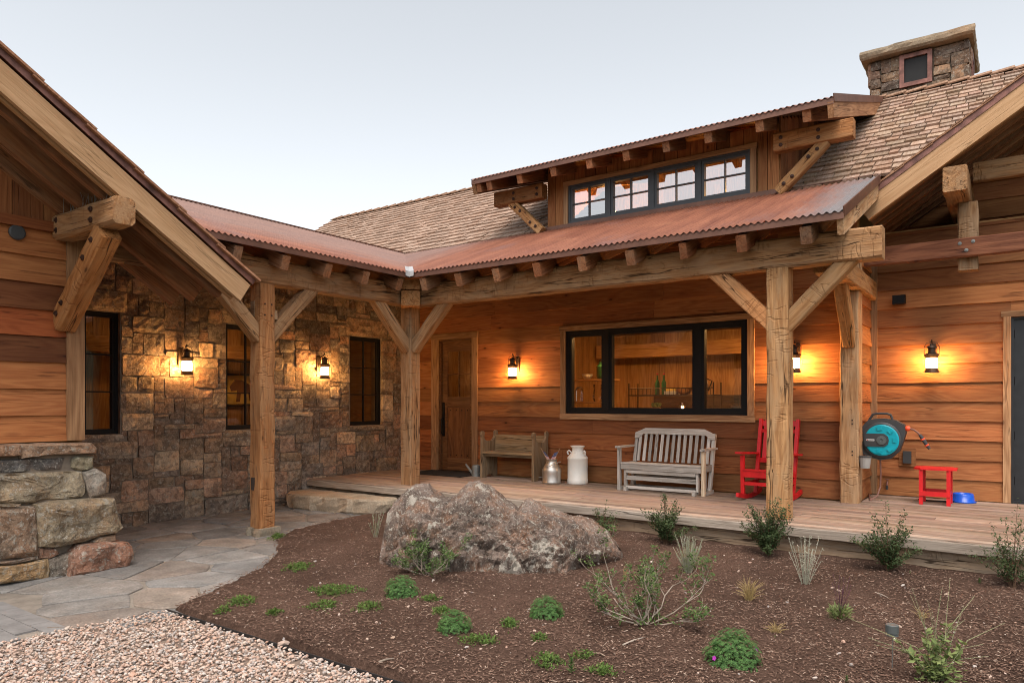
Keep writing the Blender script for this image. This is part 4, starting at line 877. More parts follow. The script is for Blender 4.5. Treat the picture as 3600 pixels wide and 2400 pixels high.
lp('bargeboard', XB + .0, .05, .217, .13, MW['barge'], ye=4.56); lp('inner_barge', XB - .07, .04, .2, .10, MW['barge'], (.85, .75, .65), ye=4.5)
lp('drip_edge', XB + .034, .012, .07, .325, M_copper, ye=4.66)
for x in (-6.98, -7.48, -7.90): lp('rafter', x, .085, .21, .10, MW['rafter'], (1.0, .78, .6), ye=4.45)
for i in range(15):
    y = 4.68 - i * .42; plank('shake', (XB + .0, y + .03, LB(y + .03) + .375), (XB + .0, y - .47, LB(y - .47) + .352), .16, .022, MW['shake'], lroof, (1.0, .72, .55))
bk = timber('bracket_beam', (XG - .02, 3.275, 3.385), (XB + .06, 3.275, 3.385), .21, .25, TM, barn, (1.0, .85, .7), j=.008, ch=.03)
bolts(bk, [(x, 3.165, z) for x in (-7.82, -7.1) for z in (3.34, 3.44)], RX, .028)
lb = timber('brace', (XG + .02, 3.275, 2.42), (-6.98, 3.275, 3.24), .19, .22, TM, barn, (1.2, .82, .5), j=.008, ch=.02)
bolts(lb, [(XG + .02 + .95 * t, 3.175, 2.42 + .82 * t + .03) for t in (.08, .2, .68, .86)], RX, .028)
m = MB(); rs2 = random.Random(6)
for i in range(46):
    x = -7.75 + (i // 2) * .042; y = 3.2 + rs2.random() * .15; m.tube([(x, y, 3.505), (x + rs2.uniform(-.05, .05), y + rs2.uniform(-.05, .05), 3.505 + rs2.uniform(.10, .16))], .0015, 3, False)
m.obj('bird_spike', M_steel, barn)
vt = MB().lathe([(.072, 0), (.072, .02), (.06, .026)], 24); tag(vt.obj('wall_vent', M_char, None, Matrix.Translation((XG + .035, 2.855, 3.27)) @ Matrix.Rotation(math.radians(90), 4, 'Y')), 'round black vent cover on the left cedar gable wall', 'vent')
# boulder base of the gabled wing
base = MB(); base.add([(-8.3, -4, -.15), (-7.58, -4, -.15), (-7.58, 3.46, -.15), (-8.3, 3.44, -.15), (-8.3, -4, 1.16), (-7.74, -4, 1.16), (-7.74, 3.40, 1.16), (-8.3, 3.44, 1.16)], [(0, 3, 2, 1), (4, 5, 6, 7), (0, 1, 5, 4), (1, 2, 6, 5), (2, 3, 7, 6), (3, 0, 4, 7)]); base = base.obj('stone_base', M_mortar, barn)
BS = [([(-200, 168), (180, 165), (186, 262), (-200, 290)], -7.72, (.33, .20, .125)), ([(190, 160), (835, 152), (872, 195), (866, 243), (330, 266), (192, 287)], -7.70, (.34, .22, .145)),
 ([(-200, 302), (130, 292), (635, 274), (638, 385), (300, 413), (-200, 438)], -7.76, (.14, .13, .12)), ([(658, 292), (700, 270), (848, 270), (845, 372), (790, 400), (700, 400), (650, 372)], -7.72, (.26, .25, .18)),
 ([(-200, 444), (300, 424), (738, 408), (772, 520), (770, 600), (740, 638), (560, 676), (330, 680), (290, 703), (-200, 704)], -7.70, (.255, .205, .14)), ([(757, 422), (880, 386), (962, 435), (970, 540), (955, 622), (822, 653), (792, 560)], -7.66, (.27, .235, .195)),
 ([(-200, 734), (322, 728), (342, 860), (356, 1080), (346, 1175), (-200, 1236)], -7.62, (.235, .165, .115)), ([(348, 722), (560, 684), (1038, 658), (1050, 690), (1075, 830), (1118, 918), (1060, 968), (900, 1000), (760, 1048), (500, 1096), (380, 1092), (364, 900)], -7.55, (.25, .20, .135)),
 ([(-100, 1252), (340, 1184), (342, 1210), (60, 1258)], -7.60, (.24, .17, .125)), ([(-200, 1272), (150, 1267), (433, 1207), (445, 1310), (430, 1400), (-200, 1450)], -7.58, (.34, .225, .12)),
 ([(452, 1217), (636, 1152), (658, 1190), (648, 1290), (620, 1375), (462, 1400)], -7.56, (.18, .15, .12)), ([(668, 1190), (760, 1092), (960, 1067), (1170, 1062), (1203, 1100), (1220, 1170), (1163, 1290), (900, 1345), (640, 1372)], -7.45, (.29, .16, .11)),
 ([(354, 1112), (498, 1108), (540, 1160), (440, 1212), (358, 1204)], -7.60, (.22, .13, .09)), ([(834, 1058), (890, 1012), (1058, 982), (1052, 1038), (960, 1058)], -7.58, (.27, .19, .13)), ([(375, 930), (400, 1090), (370, 1090)], -7.62, (.2, .15, .12)),
 ([(560, 640), (700, 635), (800, 640), (800, 690), (600, 690)], -7.74, (.22, .12, .08)), ([(-200, 708), (180, 706), (180, 728), (-200, 730)], -7.66, (.2, .15, .1))]
for poly, X, c in BS:
    pts = [atX(a * .38265, 1500 + b * .38265, X) for a, b in poly]; ce = sum(pts, V()) / len(pts); rgh = []
    for i in range(len(pts)):
        a, b = pts[i], pts[(i + 1) % len(pts)]; k = max(1, int((b - a).length / .05))
        for t in range(k): rgh.append(a.lerp(b, t / k))
    n_ = len(rgh); mm = MB(); sd_ = random.uniform(0, 99); R = min(max(abs(p.y - ce.y) for p in rgh), max(abs(p.z - ce.z) for p in rgh))
    lv = [(1.035, -.34), (1.035, .0), (1.015, .022)] + [(1 - q, .015 + .045 * min(1, (q / .22)) ** .6) for q in (.06, .13, .22, .36, .52, .7, .86)]
    for s_, dx in lv:
        for p in rgh:
            q = ce + (p - ce) * s_; f_ = 0 if dx < 0 else 1; nz_ = noise.noise(V((q.y * 4 + sd_, q.z * 4, 1))) * .05 + noise.noise(V((q.y * 11 + sd_, q.z * 11, 5))) * .022 + noise.noise(V((q.y * 26 + sd_, q.z * 26, 5))) * .009
            mm.v.append((dx + nz_ * f_ * min(1, (1 - s_) / .06 + .25), q.y - ce.y + noise.noise(V((q.z * 9, sd_, 1))) * .008, q.z - ce.z + noise.noise(V((q.y * 9, sd_, 8))) * .008))
    L = len(lv)
    for l in range(L - 1):
        for i in range(n_): mm.f.append((l * n_ + i, l * n_ + (i + 1) % n_, (l + 1) * n_ + (i + 1) % n_, (l + 1) * n_ + i))
    mm.f.append(tuple((L - 1) * n_ + i for i in range(n_)))
    mm.obj('stone', MS_big, base, Matrix.Translation(ce), color=tuple(q * 1.4 for q in c))
# ------------------------------------------------------------------ deck
deck = thing('porch_deck', (-5, 9, 0), 'raised deck of long weathered boards in front of the house', 'deck')
rim = timber('rim_beam', (-9.78, 7.98, .12), (3.2, 7.98, .12), .16, .34, MW['rim'], deck, (1, 1, 1), j=.008, ch=.02)
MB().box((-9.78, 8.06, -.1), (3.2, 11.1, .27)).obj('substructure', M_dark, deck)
rd = random.Random(77); y = 7.84; k = 0
while y < YR - .02:
    w = .142; y1_ = min(y + w, YR - .03); xa, xb = (-9.77, 3.2) if y1_ < YW - .02 else (-1.66, 3.2)
    if y1_ >= YW - .02 and y < YW - .02: y1_ = y1_
    xs = [xa]
    while xb - xs[-1] > 5.5: xs.append(xs[-1] + rd.uniform(2.2, 5))
    xs.append(xb)
    for a, b in zip(xs, xs[1:]):
        f_ = rd.uniform(.82, 1.12); col = (f_, f_ * rd.uniform(.95, 1.02), f_ * rd.uniform(.93, 1.03))
        if k == 0: col = (1.15, 1.2, 1.25)
        plank('board', (a + .002, (y + y1_) / 2, .3105 + rd.uniform(-.002, .002)), (b - .002, (y + y1_) / 2, .3105 + rd.uniform(-.002, .002)), y1_ - y - .006, .038, MW['deck'], deck, col, j=.0012)
    y += w; k += 1
xs = [-9.77, -5.1, -.9, 3.2]
for a, b in zip(xs, xs[1:]): timber('edge_board', (a + .002, 7.815, .268), (b - .002, 7.815, .268), .035, .095, MW['grey'], deck, (.72, .66, .6), j=.002, ch=.004)
# ------------------------------------------------------------------ wall lanterns
def make_lantern(M, label):
    t = thing('wall_lantern', (0, 0, 0), label, 'lantern', 'lit wall lanterns'); t.matrix_basis = M; WM[t.name] = M; I = M
    q = lambda mb, nm, mat, sm=False: mb.obj(nm, mat, t, M, smooth=sm)
    A = (0, -.17, 0); m = MB(); m.box((-.035, -.02, .13), (.035, .0, .40)); q(m, 'backplate', M_lantern)
    m = MB(); m.tube([(0, -.018, .37), (0, -.10, .375), (0, -.15, .40), (0, -.17, .435)], .009, 6); m.tube([(0, -.018, .20), (0, -.06, .30), (0, -.11, .372)], .006, 6); q(m, 'arm', M_lantern)
    q(MB().lathe([(.089, 0), (.086, .01), (.07, .06), (.055, .061)], 20, A), 'base', M_lantern, False)
    q(MB().lathe([(.062, .0615), (.066, .075), (.066, .175), (.06, .193)], 20, A), 'glass', M_lamp, True)
    q(MB().lathe([(.066, .1935), (.072, .197), (.092, .238), (.088, .243), (.05, .262), (.043, .268), (.043, .325), (.062, .330), (.05, .352), (.02, .366), (.012, .38)], 20, A), 'cap', M_lantern)
    m = MB()
    for z in (.088, .168): m.tube([(.10 * math.cos(a * .3927), -.17 + .10 * math.sin(a * .3927), z) for a in range(17)], .0022, 4, False)
    for k in range(6): a = k * math.pi / 3 + .3; c, s_ = math.cos(a), math.sin(a); m.tube([(.082 * c, -.17 + .082 * s_, .03), (.10 * c, -.17 + .10 * s_, .07), (.10 * c, -.17 + .10 * s_, .18), (.085 * c, -.17 + .085 * s_, .235)], .0022, 4, False)
    q(m, 'cage', M_lantern)
    q(MB().tube([(.085, -.17, .22), (.088, -.17, .34), (.06, -.17, .395), (0, -.17, .41), (-.06, -.17, .395), (-.088, -.17, .34), (-.085, -.17, .22)], .004, 5, False), 'bail', M_lantern)
    return t
ZL = 2.02
def wallM(fr, u): return fr.T(u, -.03, ZL)
lant = make_lantern(wallM(FM, -7.08), 'lit lantern between the front door and the picture window')
copy_tree(lant, wallM(FM, -2.44), 'lit lantern on cedar wall half hidden behind a porch post')
copy_tree(lant, wallM(FRt, -.925), 'lit lantern above the hose reel and red table, right wall')
copy_tree(lant, FS.T(5.56, -.045, ZL - .01), 'lit lantern on stone wall between first two windows from left')
copy_tree(lant, FS.T(8.02, -.045, ZL), 'lit lantern on stone wall left of the rightmost stone window')
# ------------------------------------------------------------------ furniture on the deck
def thing_at(name, loc, label, cat, rz=0, group=None): return thing(name, loc, label, cat, group, rz)
def part(t, nm, mat, mb, color=None, smooth=False): return mb.obj(nm, mat, t, WM[t.name], smooth=smooth, color=color)
G = MW['grey']
def wbar(t, nm, p0, p1, w, h, mat=G, up=(0, 0, 1), col=None):
    M = WM[t.name]; R3 = M.to_3x3(); return plank(nm, M @ V(p0), M @ V(p1), w, h, mat, t, col or (random.uniform(.85, 1.12),) * 3, up=R3 @ V(up))
b = thing_at('glider_bench', (-4.155, 9.76, DK), 'weathered grey slatted glider bench below the picture window', 'bench')
for s in (-1, 1):
    wbar(b, 'leg', (s * .64, -.25, .0 if s < 0 else 0), (s * .64, -.25, .62), .045, .055, up=UY, col=(.95, .95, .95) if s < 0 else (1.1, .95, .75))
    wbar(b, 'armrest', (s * .645, -.31, .635), (s * .645, .2, .635), .075, .028)
    wbar(b, 'back_post', (s * .60, .10, .02), (s * .60, .30, .835), .05, .05, up=UY)
    wbar(b, 'side_rail', (s * .60, -.24, .36), (s * .60, .2, .36), .03, .09); wbar(b, 'foot_rail', (s * .63, -.27, .025), (s * .63, .14, .025), .035, .05)
    wbar(b, 'glider_arm', (s * .55, -.22, .05), (s * .55, -.22, .34), .035, .06, up=UY); wbar(b, 'glider_arm', (s * .55, .05, .05), (s * .55, .05, .34), .035, .06, up=UY)
    wbar(b, 'runner', (s * .52, -.32, .03), (s * .52, .2, .03), .045, .055)
lean = Matrix.Translation((0, .165, .40)) @ Matrix.Rotation(math.radians(-14), 4, 'X')
m = MB(); m.prism([(-.625, .36), (-.555, .36), (-.49, .425), (.49, .425), (.555, .36), (.625, .36), (.625, .44), (.46, .515), (-.46, .515), (-.625, .44)], -.018, .018); m.obj('top_rail', G, b, WM[b.name] @ lean)
for i in range(13):
    x = -.535 + i * 1.07 / 12; z1 = .44 if abs(x) < .47 else .39; plank('slat', WM[b.name] @ lean @ V((x, 0, .01)), WM[b.name] @ lean @ V((x, 0, z1)), .045, .016, G, b, (random.uniform(.9, 1.15),) * 3, up=UY)
for i in range(5): wbar(b, 'seat_slat', (-.61, -.24 + i * .09, .405 - i * .006), (.61, -.24 + i * .09, .405 - i * .006), .082, .02)
wbar(b, 'apron', (-.61, -.262, .355), (.61, -.262, .355), .022, .085)
for (y, z, h) in ((-.25, .285, .05), (-.235, .19, .06), (.06, .21, .06), (-.25, .055, .04), (.12, .04, .04)): wbar(b, 'stretcher', (-.53, y, z), (.53, y, z), .025, h)
# red rocking chair
r = thing_at('rocking_chair', (-2.69, 9.74, DK), 'bright red plastic rocking chair standing behind a porch post', 'chair', rz=math.radians(-4))
for s in (-1, 1):
    m = MB(); pts = [(s * .27, y, .03 + .28 * y * y) for y in [-.44 + .08 * k for k in range(12)]]
    for p0, p1 in zip(pts, pts[1:]): m.bar(p0, V(p1) + (V(p1) - V(p0)) * .05, .036, .055)
    part(r, 'rocker', M_red, m)
    part(r, 'leg', M_red, MB().bar((s * .27, -.24, .05), (s * .27, -.26, .59), .045, .05, UY)); part(r, 'back_post', M_red, MB().bar((s * .25, .16, .05), (s * .25, .38, 1.06), .045, .05, UY))
    part(r, 'armrest', M_red, MB().prism([(-.05, 0), (.05, 0), (.05, .024), (-.05, .024)], -.36, .30)).matrix_basis @= Matrix.Translation((s * .285, 0, .595)) @ Matrix.Rotation(math.radians(-3), 4, 'X')
    part(r, 'side_rung', M_red, MB().bar((s * .265, -.24, .22), (s * .255, .19, .22), .03, .03)); part(r, 'seat_rail', M_red, MB().bar((s * .25, -.27, .36), (s * .25, .22, .32), .03, .06))
for i in range(6): part(r, 'seat_slat', M_red, MB().bar((-.26, -.26 + i * .085, .40 - i * .008), (.26, -.26 + i * .085, .40 - i * .008), .076, .022))
part(r, 'apron', M_red, MB().bar((-.25, -.275, .35), (.25, -.275, .35), .025, .09))
part(r, 'rung', M_red, MB().bar((-.26, -.245, .22), (.26, -.245, .22), .03, .045)); part(r, 'rung', M_red, MB().bar((-.25, .2, .25), (.25, .2, .25), .03, .04))
bk_ = lambda z: .16 + .22 * (z - .05) / 1.01
for z, h in ((.50, .06), (.90, .045)): part(r, 'back_rail', M_red, MB().bar((-.25, bk_(z), z), (.25, bk_(z), z), .025, h))
m = MB(); m.prism([(-.25, 0), (.25, 0), (.25, .06), (.15, .095), (0, .105), (-.15, .095), (-.25, .06)], -.012, .012); part(r, 'top_rail', M_red, m).matrix_basis @= Matrix.Translation((0, bk_(1.0), .965)) @ Matrix.Rotation(math.radians(-12), 4, 'X')
for i in range(5): x = -.17 + i * .085; part(r, 'back_slat', M_red, MB().bar((x, bk_(.52), .52), (x, bk_(.97), .97), .055, .016, UY))
# old pew
p = thing_at('pew_bench', (-6.96, 9.87, DK), 'short antique wooden pew with carved ends beside the door', 'bench'); PW = MW['pew']
prof = [(-.22, 0), (-.11, 0), (-.07, .045), (.07, .045), (.11, 0), (.22, 0), (.215, .70), (.235, .74), (.225, .79), (.19, .81), (.155, .785), (.16, .73), (.13, .67), (.07, .625), (-.10, .635), (-.15, .66), (-.16, .72), (-.145, .77), (-.18, .80), (-.22, .785), (-.235, .74), (-.21, .69)]
for s in (-1, 1):
    m = MB(); n_ = len(prof); m.add([(s * .53 - .022, a, c) for a, c in prof] + [(s * .53 + .022, a, c) for a, c in prof], [tuple(range(n_))[::-1], tuple(n_ + i for i in range(n_))] + [(i, (i + 1) % n_, n_ + (i + 1) % n_, n_ + i) for i in range(n_)])
    o = link('end_panel', MB().mesh(), None, None) if False else None
    # grain runs upright: local x is vertical
    Mx = WM[p.name] @ axes(V((0, 0, 1)), V((0, 1, 0)), V((-1, 0, 0)), V((0, 0, 0))); m.v = [(c, b_, -a) for (a, b_, c) in m.v]; link('end_panel', m.mesh('end_panel'), PW, p, Mx, (.95, .9, .85) if s < 0 else (.8, .75, .7))
wbar(p, 'seat', (-.51, -.02, .435), (.51, -.02, .435), .40, .032, PW, col=(1.3, 1.2, 1.05)); wbar(p, 'backrest', (-.51, .175, .585), (.51, .175, .585), .028, .29, PW, col=(1.35, 1.2, 1.0)); wbar(p, 'seat_cleat', (-.51, -.16, .395), (.51, -.16, .395), .03, .045, PW)
# milk cans
c = thing_at('milk_can', (-6.07, 9.66, DK), 'squat aluminium milk can holding two small flags', 'milk can')
part(c, 'body', M_alu, MB().lathe([(.15, 0), (.154, .012), (.154, .03), (.149, .04), (.152, .16), (.154, .20), (.15, .225), (.125, .27), (.09, .325), (.082, .345), (.082, .375), (.088, .378), (.088, .386), (.078, .386), (.078, .34)], 32), smooth=True)
part(c, 'bail', M_steel, MB().tube([(-.03, -.13, .26), (.02, -.145, .27), (.08, -.14, .30), (.15, -.10, .335), (.19, -.04, .355)], .005, 6)); part(c, 'side_handle', M_steel, MB().tube([(-.13, -.08, .09), (-.165, -.10, .095), (-.18, -.11, .09)], .006, 6))
c = thing_at('milk_can', (-5.72, 9.88, DK), 'tall white painted milk can with two ear handles', 'milk can')
part(c, 'body', M_whitep, MB().lathe([(.163, 0), (.166, .01), (.165, .07), (.160, .075), (.160, .385), (.166, .395), (.166, .412), (.15, .43), (.115, .475), (.096, .50), (.092, .52), (.092, .565), (.112, .585), (.114, .598), (.098, .60), (.095, .58)], 32), smooth=True)
for s in (-1, 1): part(c, 'handle', M_whitep, MB().tube([(s * .10, -.02, .49), (s * .145, -.035, .525), (s * .165, -.045, .50), (s * .15, -.035, .455)], [.012, .014, .014, .012], 6))
for sg, lab in ((-1, 'left'), (1, 'right')):
    f_ = thing_at('small_flag', (-6.07 + sg * .03, 9.64, DK + .30), '%s of the two little striped flags in the milk can' % lab, 'flag', group='flags in the can')
    d = V((sg * .17, -.03, .30)).normalized()
    part(f_, 'stick', MW['barge'], MB().tube([V((0, 0, 0)), d * .30], .004, 5)); s_ = (V((-sg * .9, -.12, -.25))).normalized()
    o_ = d * .25; m = MB(); m.add([o_, o_ - d * .09, o_ - d * .09 + s_ * .09, o_ + s_ * .07 - d * .01], [(0, 1, 2, 3)]); part(f_, 'canton', M_flagb, m)
    m = MB()
    for i in range(5):
        for k in range(4): q = o_ - d * (.012 + i * .017) + s_ * (.012 + k * .018) + V((0, -.002, 0)); m.add([q, q - d * .006, q - d * .006 + s_ * .006, q + s_ * .006], [(0, 1, 2, 3)])
    part(f_, 'stars', M_flagw, m); mw_, mr_ = MB(), MB()
    for i in range(7): q0 = o_ - d * .09 + s_ * (i * .014 - .01); (mr_ if i % 2 == 0 else mw_).add([q0, q0 - d * .09 + s_ * .015, q0 - d * .09 + s_ * .029, q0 + s_ * .014], [(0, 1, 2, 3)])
    part(f_, 'red_stripes', M_flagr, mr_); part(f_, 'white_stripes', M_flagw, mw_)
w = thing_at('watering_can', (-7.68, 9.75, DK), 'small grey galvanised watering can beside the pew', 'watering can')
part(w, 'body', M_galv, MB().lathe([(.075, 0), (.075, .17), (.06, .20), (.06, .195)], 18)); part(w, 'spout', M_galv, MB().tube([(-.06, -.02, .05), (-.15, -.05, .17), (-.185, -.06, .215)], [.025, .018, .016], 8)); part(w, 'handle', M_galv, MB().tube([(.06, 0, .05), (.12, 0, .10), (.10, 0, .19), (.03, 0, .21)], .007, 6))
d_ = thing_at('doormat', (-8.42, 9.82, DK), 'dark rectangular doormat on the deck before the door', 'doormat'); part(d_, 'mat', M_mat, MB().box((-.62, -.36, .003), (.62, .34, .016)))
# red side table
s_ = thing_at('side_table', (-.845, 10.56, DK), 'small red plastic side table against the right cedar wall', 'table')
m = MB(); pl = []
for k in range(36): a = k * math.pi / 18; pl.append((.24 * math.copysign(abs(math.cos(a)) ** .75, math.cos(a)), .20 * math.copysign(abs(math.sin(a)) ** .6, math.sin(a))))
for i in range(5):
    y0 = -.2 + i * .08; seg = [q for q in pl if y0 - .001 <= q[1] <= y0 + .079]
    hw0 = max([abs(q[0]) for q in pl if abs(q[1] - (y0 + .04)) < .07] or [.2]); hw = .235 if i in (1, 2, 3) else .20
    h2 = .235 if i == 2 else .215 if i in (1, 3) else .15
    m2 = MB(); a_, b__ = (hw, hw) if i == 2 else ((h2 if i < 2 else .235), (.235 if i < 2 else h2))
    m2.add([(-a_, y0 + .002, .44), (a_, y0 + .002, .44), (b__, y0 + .078, .44), (-b__, y0 + .078, .44), (-a_, y0 + .002, .462), (a_, y0 + .002, .462), (b__, y0 + .078, .462), (-b__, y0 + .078, .462)], BF); part(s_, 'top_slat', M_red, m2)
for x in (-.15, .15):
    for y in (-.15, .16): part(s_, 'leg', M_red, MB().box((x - .022, y - .03, 0), (x + .022, y + .03, .44)))
for x in (-.15, .15): part(s_, 'rail', M_red, MB().box((x - .015, -.12, .12), (x + .015, .13, .17)))
for y in (-.178, .178): part(s_, 'stretcher', M_red, MB().box((-.17, y - .012, .11), (.17, y + .012, .17)))
w = thing_at('water_bowl', (-.57, 10.93, DK), 'bright blue plastic pet bowl behind the red table', 'bowl')
part(w, 'bowl', M_blue, MB().lathe([(.145, 0), (.15, .012), (.13, .022), (.118, .10), (.11, .115), (.10, .11), (.09, .05), (.0, .045)], 28), smooth=True)
# hose reel on the return wall
h = thing_at('hose_reel', (-1.44, 10.48, 1.13), 'teal and charcoal hose reel mounted beside the porch post', 'hose reel'); RYm = Matrix.Rotation(math.radians(90), 4, 'X')
def hp(nm, mat, mb, M=None, sm=False): return mb.obj(nm, mat, h, WM[h.name] @ (M or Matrix.Identity(4)), smooth=sm)
body = [(-.27, .10), (-.22, .20), (-.16, .265), (.0, .285), (.16, .26), (.255, .20), (.27, .10), (.245, .0), (.20, -.14), (.10, -.24), (-.02, -.265), (-.14, -.235), (-.23, -.19), (-.285, -.10), (-.285, .0)]
hp('housing', M_char, MB().prism(body, -.06, .10)); hp('rim', M_char, MB().lathe([(.235, 0), (.235, .02), (.215, .03)], 40), Matrix.Translation((-.01, -.061, 0)) @ RYm)
hp('disc', M_teal, MB().lathe([(.203, 0), (.203, .012), (.19, .018)], 40), Matrix.Translation((.0, -.0915, 0)) @ RYm)
hp('inset', M_char, MB().prism([(-.195, -.085), (.03, -.085), (.075, -.05), (.085, 0), (.075, .05), (.03, .085), (-.195, .085), (-.21, .0)], -.12, -.108)); hp('hub', M_stakeg, MB().lathe([(.058, 0), (.058, .01), (.02, .012), (.018, .004)], 24), Matrix.Translation((.0, -.121, 0)) @ RYm)
for k in range(5): a = math.radians(-62 + k * 50 if k < 5 else 0); hp('ridge', M_teal, MB().box((.13, -.03, 0), (.175, .03, .012), .002), Matrix.Translation((0, -.109, 0)) @ Matrix.Rotation(math.radians(-100 + 50 * k), 4, 'Y') @ RYm)
hp('label', M_flagw, MB().prism([(-.175, -.012), (-.085, -.012), (-.078, 0), (-.085, .012), (-.175, .012), (-.182, 0)], -.124, -.1215)); hp('label_mark', M_flagr, MB().prism([(-.172, -.007), (-.16, -.007), (-.16, .007), (-.172, .007)], -.126, -.1245))
tc = bpy.data.curves.new('label_text', 'FONT'); tc.body = 'GARDENA'; tc.size = .017; to = bpy.data.objects.new('label_text', tc); COL.objects.link(to); dgp = bpy.context.evaluated_depsgraph_get(); tm = bpy.data.meshes.new_from_object(to.evaluated_get(dgp)); bpy.data.objects.remove(to)
link('label_text', tm, M_char, h, WM[h.name] @ Matrix.Translation((-.155, -.1255, -.006)) @ Matrix.Rotation(math.radians(90), 4, 'X'))
hp('carry_handle', M_char, MB().tube([(-.17, .02, .25), (-.12, .02, .335), (-.08, .02, .345), (.05, .02, .345), (.09, .02, .33), (.11, .02, .27)], .016, 8)); hp('wall_bracket', M_char, MB().box((-.32, .0, -.16), (-.255, .09, .16)))
hp('nozzle_collar', M_orange, MB().lathe([(.03, 0), (.034, .02), (.03, .05)], 14), Matrix.Translation((.265, 0, .155)) @ Matrix.Rotation(math.radians(90), 4, 'Y')); hp('hose_end', M_hose, MB().tube([(.31, 0, .155), (.36, -.01, .14), (.41, -.02, .10), (.43, -.02, .07)], .012, 8))
hp('nozzle', M_char, MB().tube([(.425, -.02, .08), (.47, -.02, .01), (.51, -.02, -.06), (.535, -.02, -.10)], [.018, .024, .02, .016], 10)); hp('nozzle_ring', M_orange, MB().tube([(.455, -.02, .03), (.465, -.02, .012)], .027, 10)); hp('nozzle_ring', M_orange, MB().tube([(.50, -.02, -.045), (.51, -.02, -.062)], .025, 10))
hp('supply_hose', M_hose, MB().tube([(-.03, 0, -.26), (-.025, 0, -.45), (-.03, 0, -.62), (-.06, -.06, -.74), (-.13, -.12, -.785), (-.17, .1, -.787), (-.22, .35, -.77)], .011, 8))
q = thing_at('utility_tub', (-1.58, 10.02, .86), 'small grey tub hung on the side of the right post', 'tub'); part(q, 'tub', M_pot, MB().lathe([(.055, -.075), (.072, .06), (.078, .065), (.07, .065)], 14)); part(q, 'lid', M_char, MB().lathe([(.08, .066), (.08, .078), (.05, .085)], 14)); part(q, 'hook', M_char, MB().bar((-.068, 0, .05), (-.04, 0, .05), .03, .02))
q = thing_at('wall_outlet', (-1.225, YR - .03, .87), 'weatherproof outlet cover on a square wooden block', 'outlet'); part(q, 'mount_block', MW['siding'], MB().box((-.10, -.025, -.125), (.10, .0, .125))); part(q, 'cover', M_char, MB().box((-.05, -.075, -.08), (.05, -.0255, .085), .003))
q = thing_at('hose_tap', (-1.47, YR - .03, .50), 'small brass and copper hose tap low on right wall', 'tap'); part(q, 'pipe', M_copper, MB().tube([(0, 0, .02), (0, -.05, .02), (0, -.07, -.03)], .012, 8)); part(q, 'wheel', M_copper, MB().lathe([(.03, 0), (.03, .008)], 10, (0, -.045, .05))); part(q, 'stem', M_copper, MB().tube([(0, -.045, .02), (0, -.045, .052)], .006, 6)); part(q, 'spout', M_char, MB().lathe([(.016, -.085), (.016, -.03)], 10, (0, -.07, 0)))
q = thing_at('flood_light', (-1.315, YR - .03, 3.03), 'black box floodlight high on the right cedar wall', 'floodlight'); part(q, 'housing', M_black, MB().box((-.075, -.16, -.06), (.075, -.03, .06), .004)); part(q, 'mount', M_black, MB().box((-.04, -.031, -.04), (.04, .0, .04)))
q = thing_at('cable', (-.9, 10.85, DK), 'thin black cable lying on deck under the red table', 'cable'); part(q, 'lead', M_black, MB().tube([(-.1, .1, .012), (-.16, -.05, .012), (-.05, -.12, .012), (.15, -.08, .012), (.3, .02, .012)], .009, 6))
# ------------------------------------------------------------------ things seen inside the house
def inside(name, loc, label, cat, parts):
    t = thing_at(name, loc, label, cat)
    for nm, mat, mb in parts: part(t, nm, mat, mb, smooth=False)
    return t
lt = lambda *p_: MB().lathe(list(p_), 16)
inside('glass_jar', (-6.02, 11.28, 2.038), 'large dark green jar on upper shelf behind left pane', 'jar', [('body', M_greenglass, lt((.09, 0), (.11, .05), (.11, .22), (.07, .27), (.06, .31))), ('lid', M_iron, lt((.065, .311), (.065, .335)))])
inside('bowl', (-6.33, 11.28, 2.038), 'small cream bowl beside the green jar inside', 'bowl', [('body', M_linen, lt((.05, 0), (.09, .05), (.1, .09), (.08, .085), (.04, .03)))])
inside('glass_pitcher', (-6.12, 11.28, 1.638), 'clear glass pitcher on the lower inside shelf', 'pitcher', [('body', M_clear, lt((.07, 0), (.085, .08), (.07, .22), (.08, .30))), ('handle', M_clear, MB().tube([(.08, 0, .25), (.14, 0, .2), (.085, 0, .08)], .01, 6))])
inside('glass_jug', (-6.5, 11.28, 1.638), 'tall clear glass jug left of the pitcher', 'jug', [('body', M_clear, lt((.06, 0), (.07, .2), (.06, .24))), ('lid', M_galv, lt((.05, .241), (.05, .26)))])
for i, x in enumerate((-6.45, -6.2, -5.96)): inside('mug', (x * .985, 10.6, 1.42), '%s white mug on the sill inside the left pane' % ('leftmost', 'middle', 'rightmost')[i], 'mug', [('body', M_linen, lt((.04, 0), (.045, .08), (.038, .08), (.035, .02))), ('handle', M_linen, MB().tube([(.042, 0, .06), (.07, 0, .05), (.042, 0, .02)], .007, 6))])
rk = thing_at('wire_rack', (-4.75, 11.45, 1.40), 'black wire serving rack in the middle of the picture window', 'rack')
m = MB()
for x in (-.75, .75):
    for y in (-.18, .18): m.tube([(x, y, -1.05), (x, y, .55)], .012, 6)
part(rk, 'frame', M_iron, m)
for z in (-.05, .33): part(rk, 'shelf', M_iron, MB().box((-.76, -.19, z), (.76, .19, z + .02)))
m = MB()
for x in [-.7 + .07 * k for k in range(21)]: m.tube([(x, -.18, .35), (x, -.18, .45)], .004, 4)
m.tube([(-.75, -.18, .46), (.75, -.18, .46)], .008, 6); part(rk, 'railing', M_iron, m)
zr = 1.40 + .352
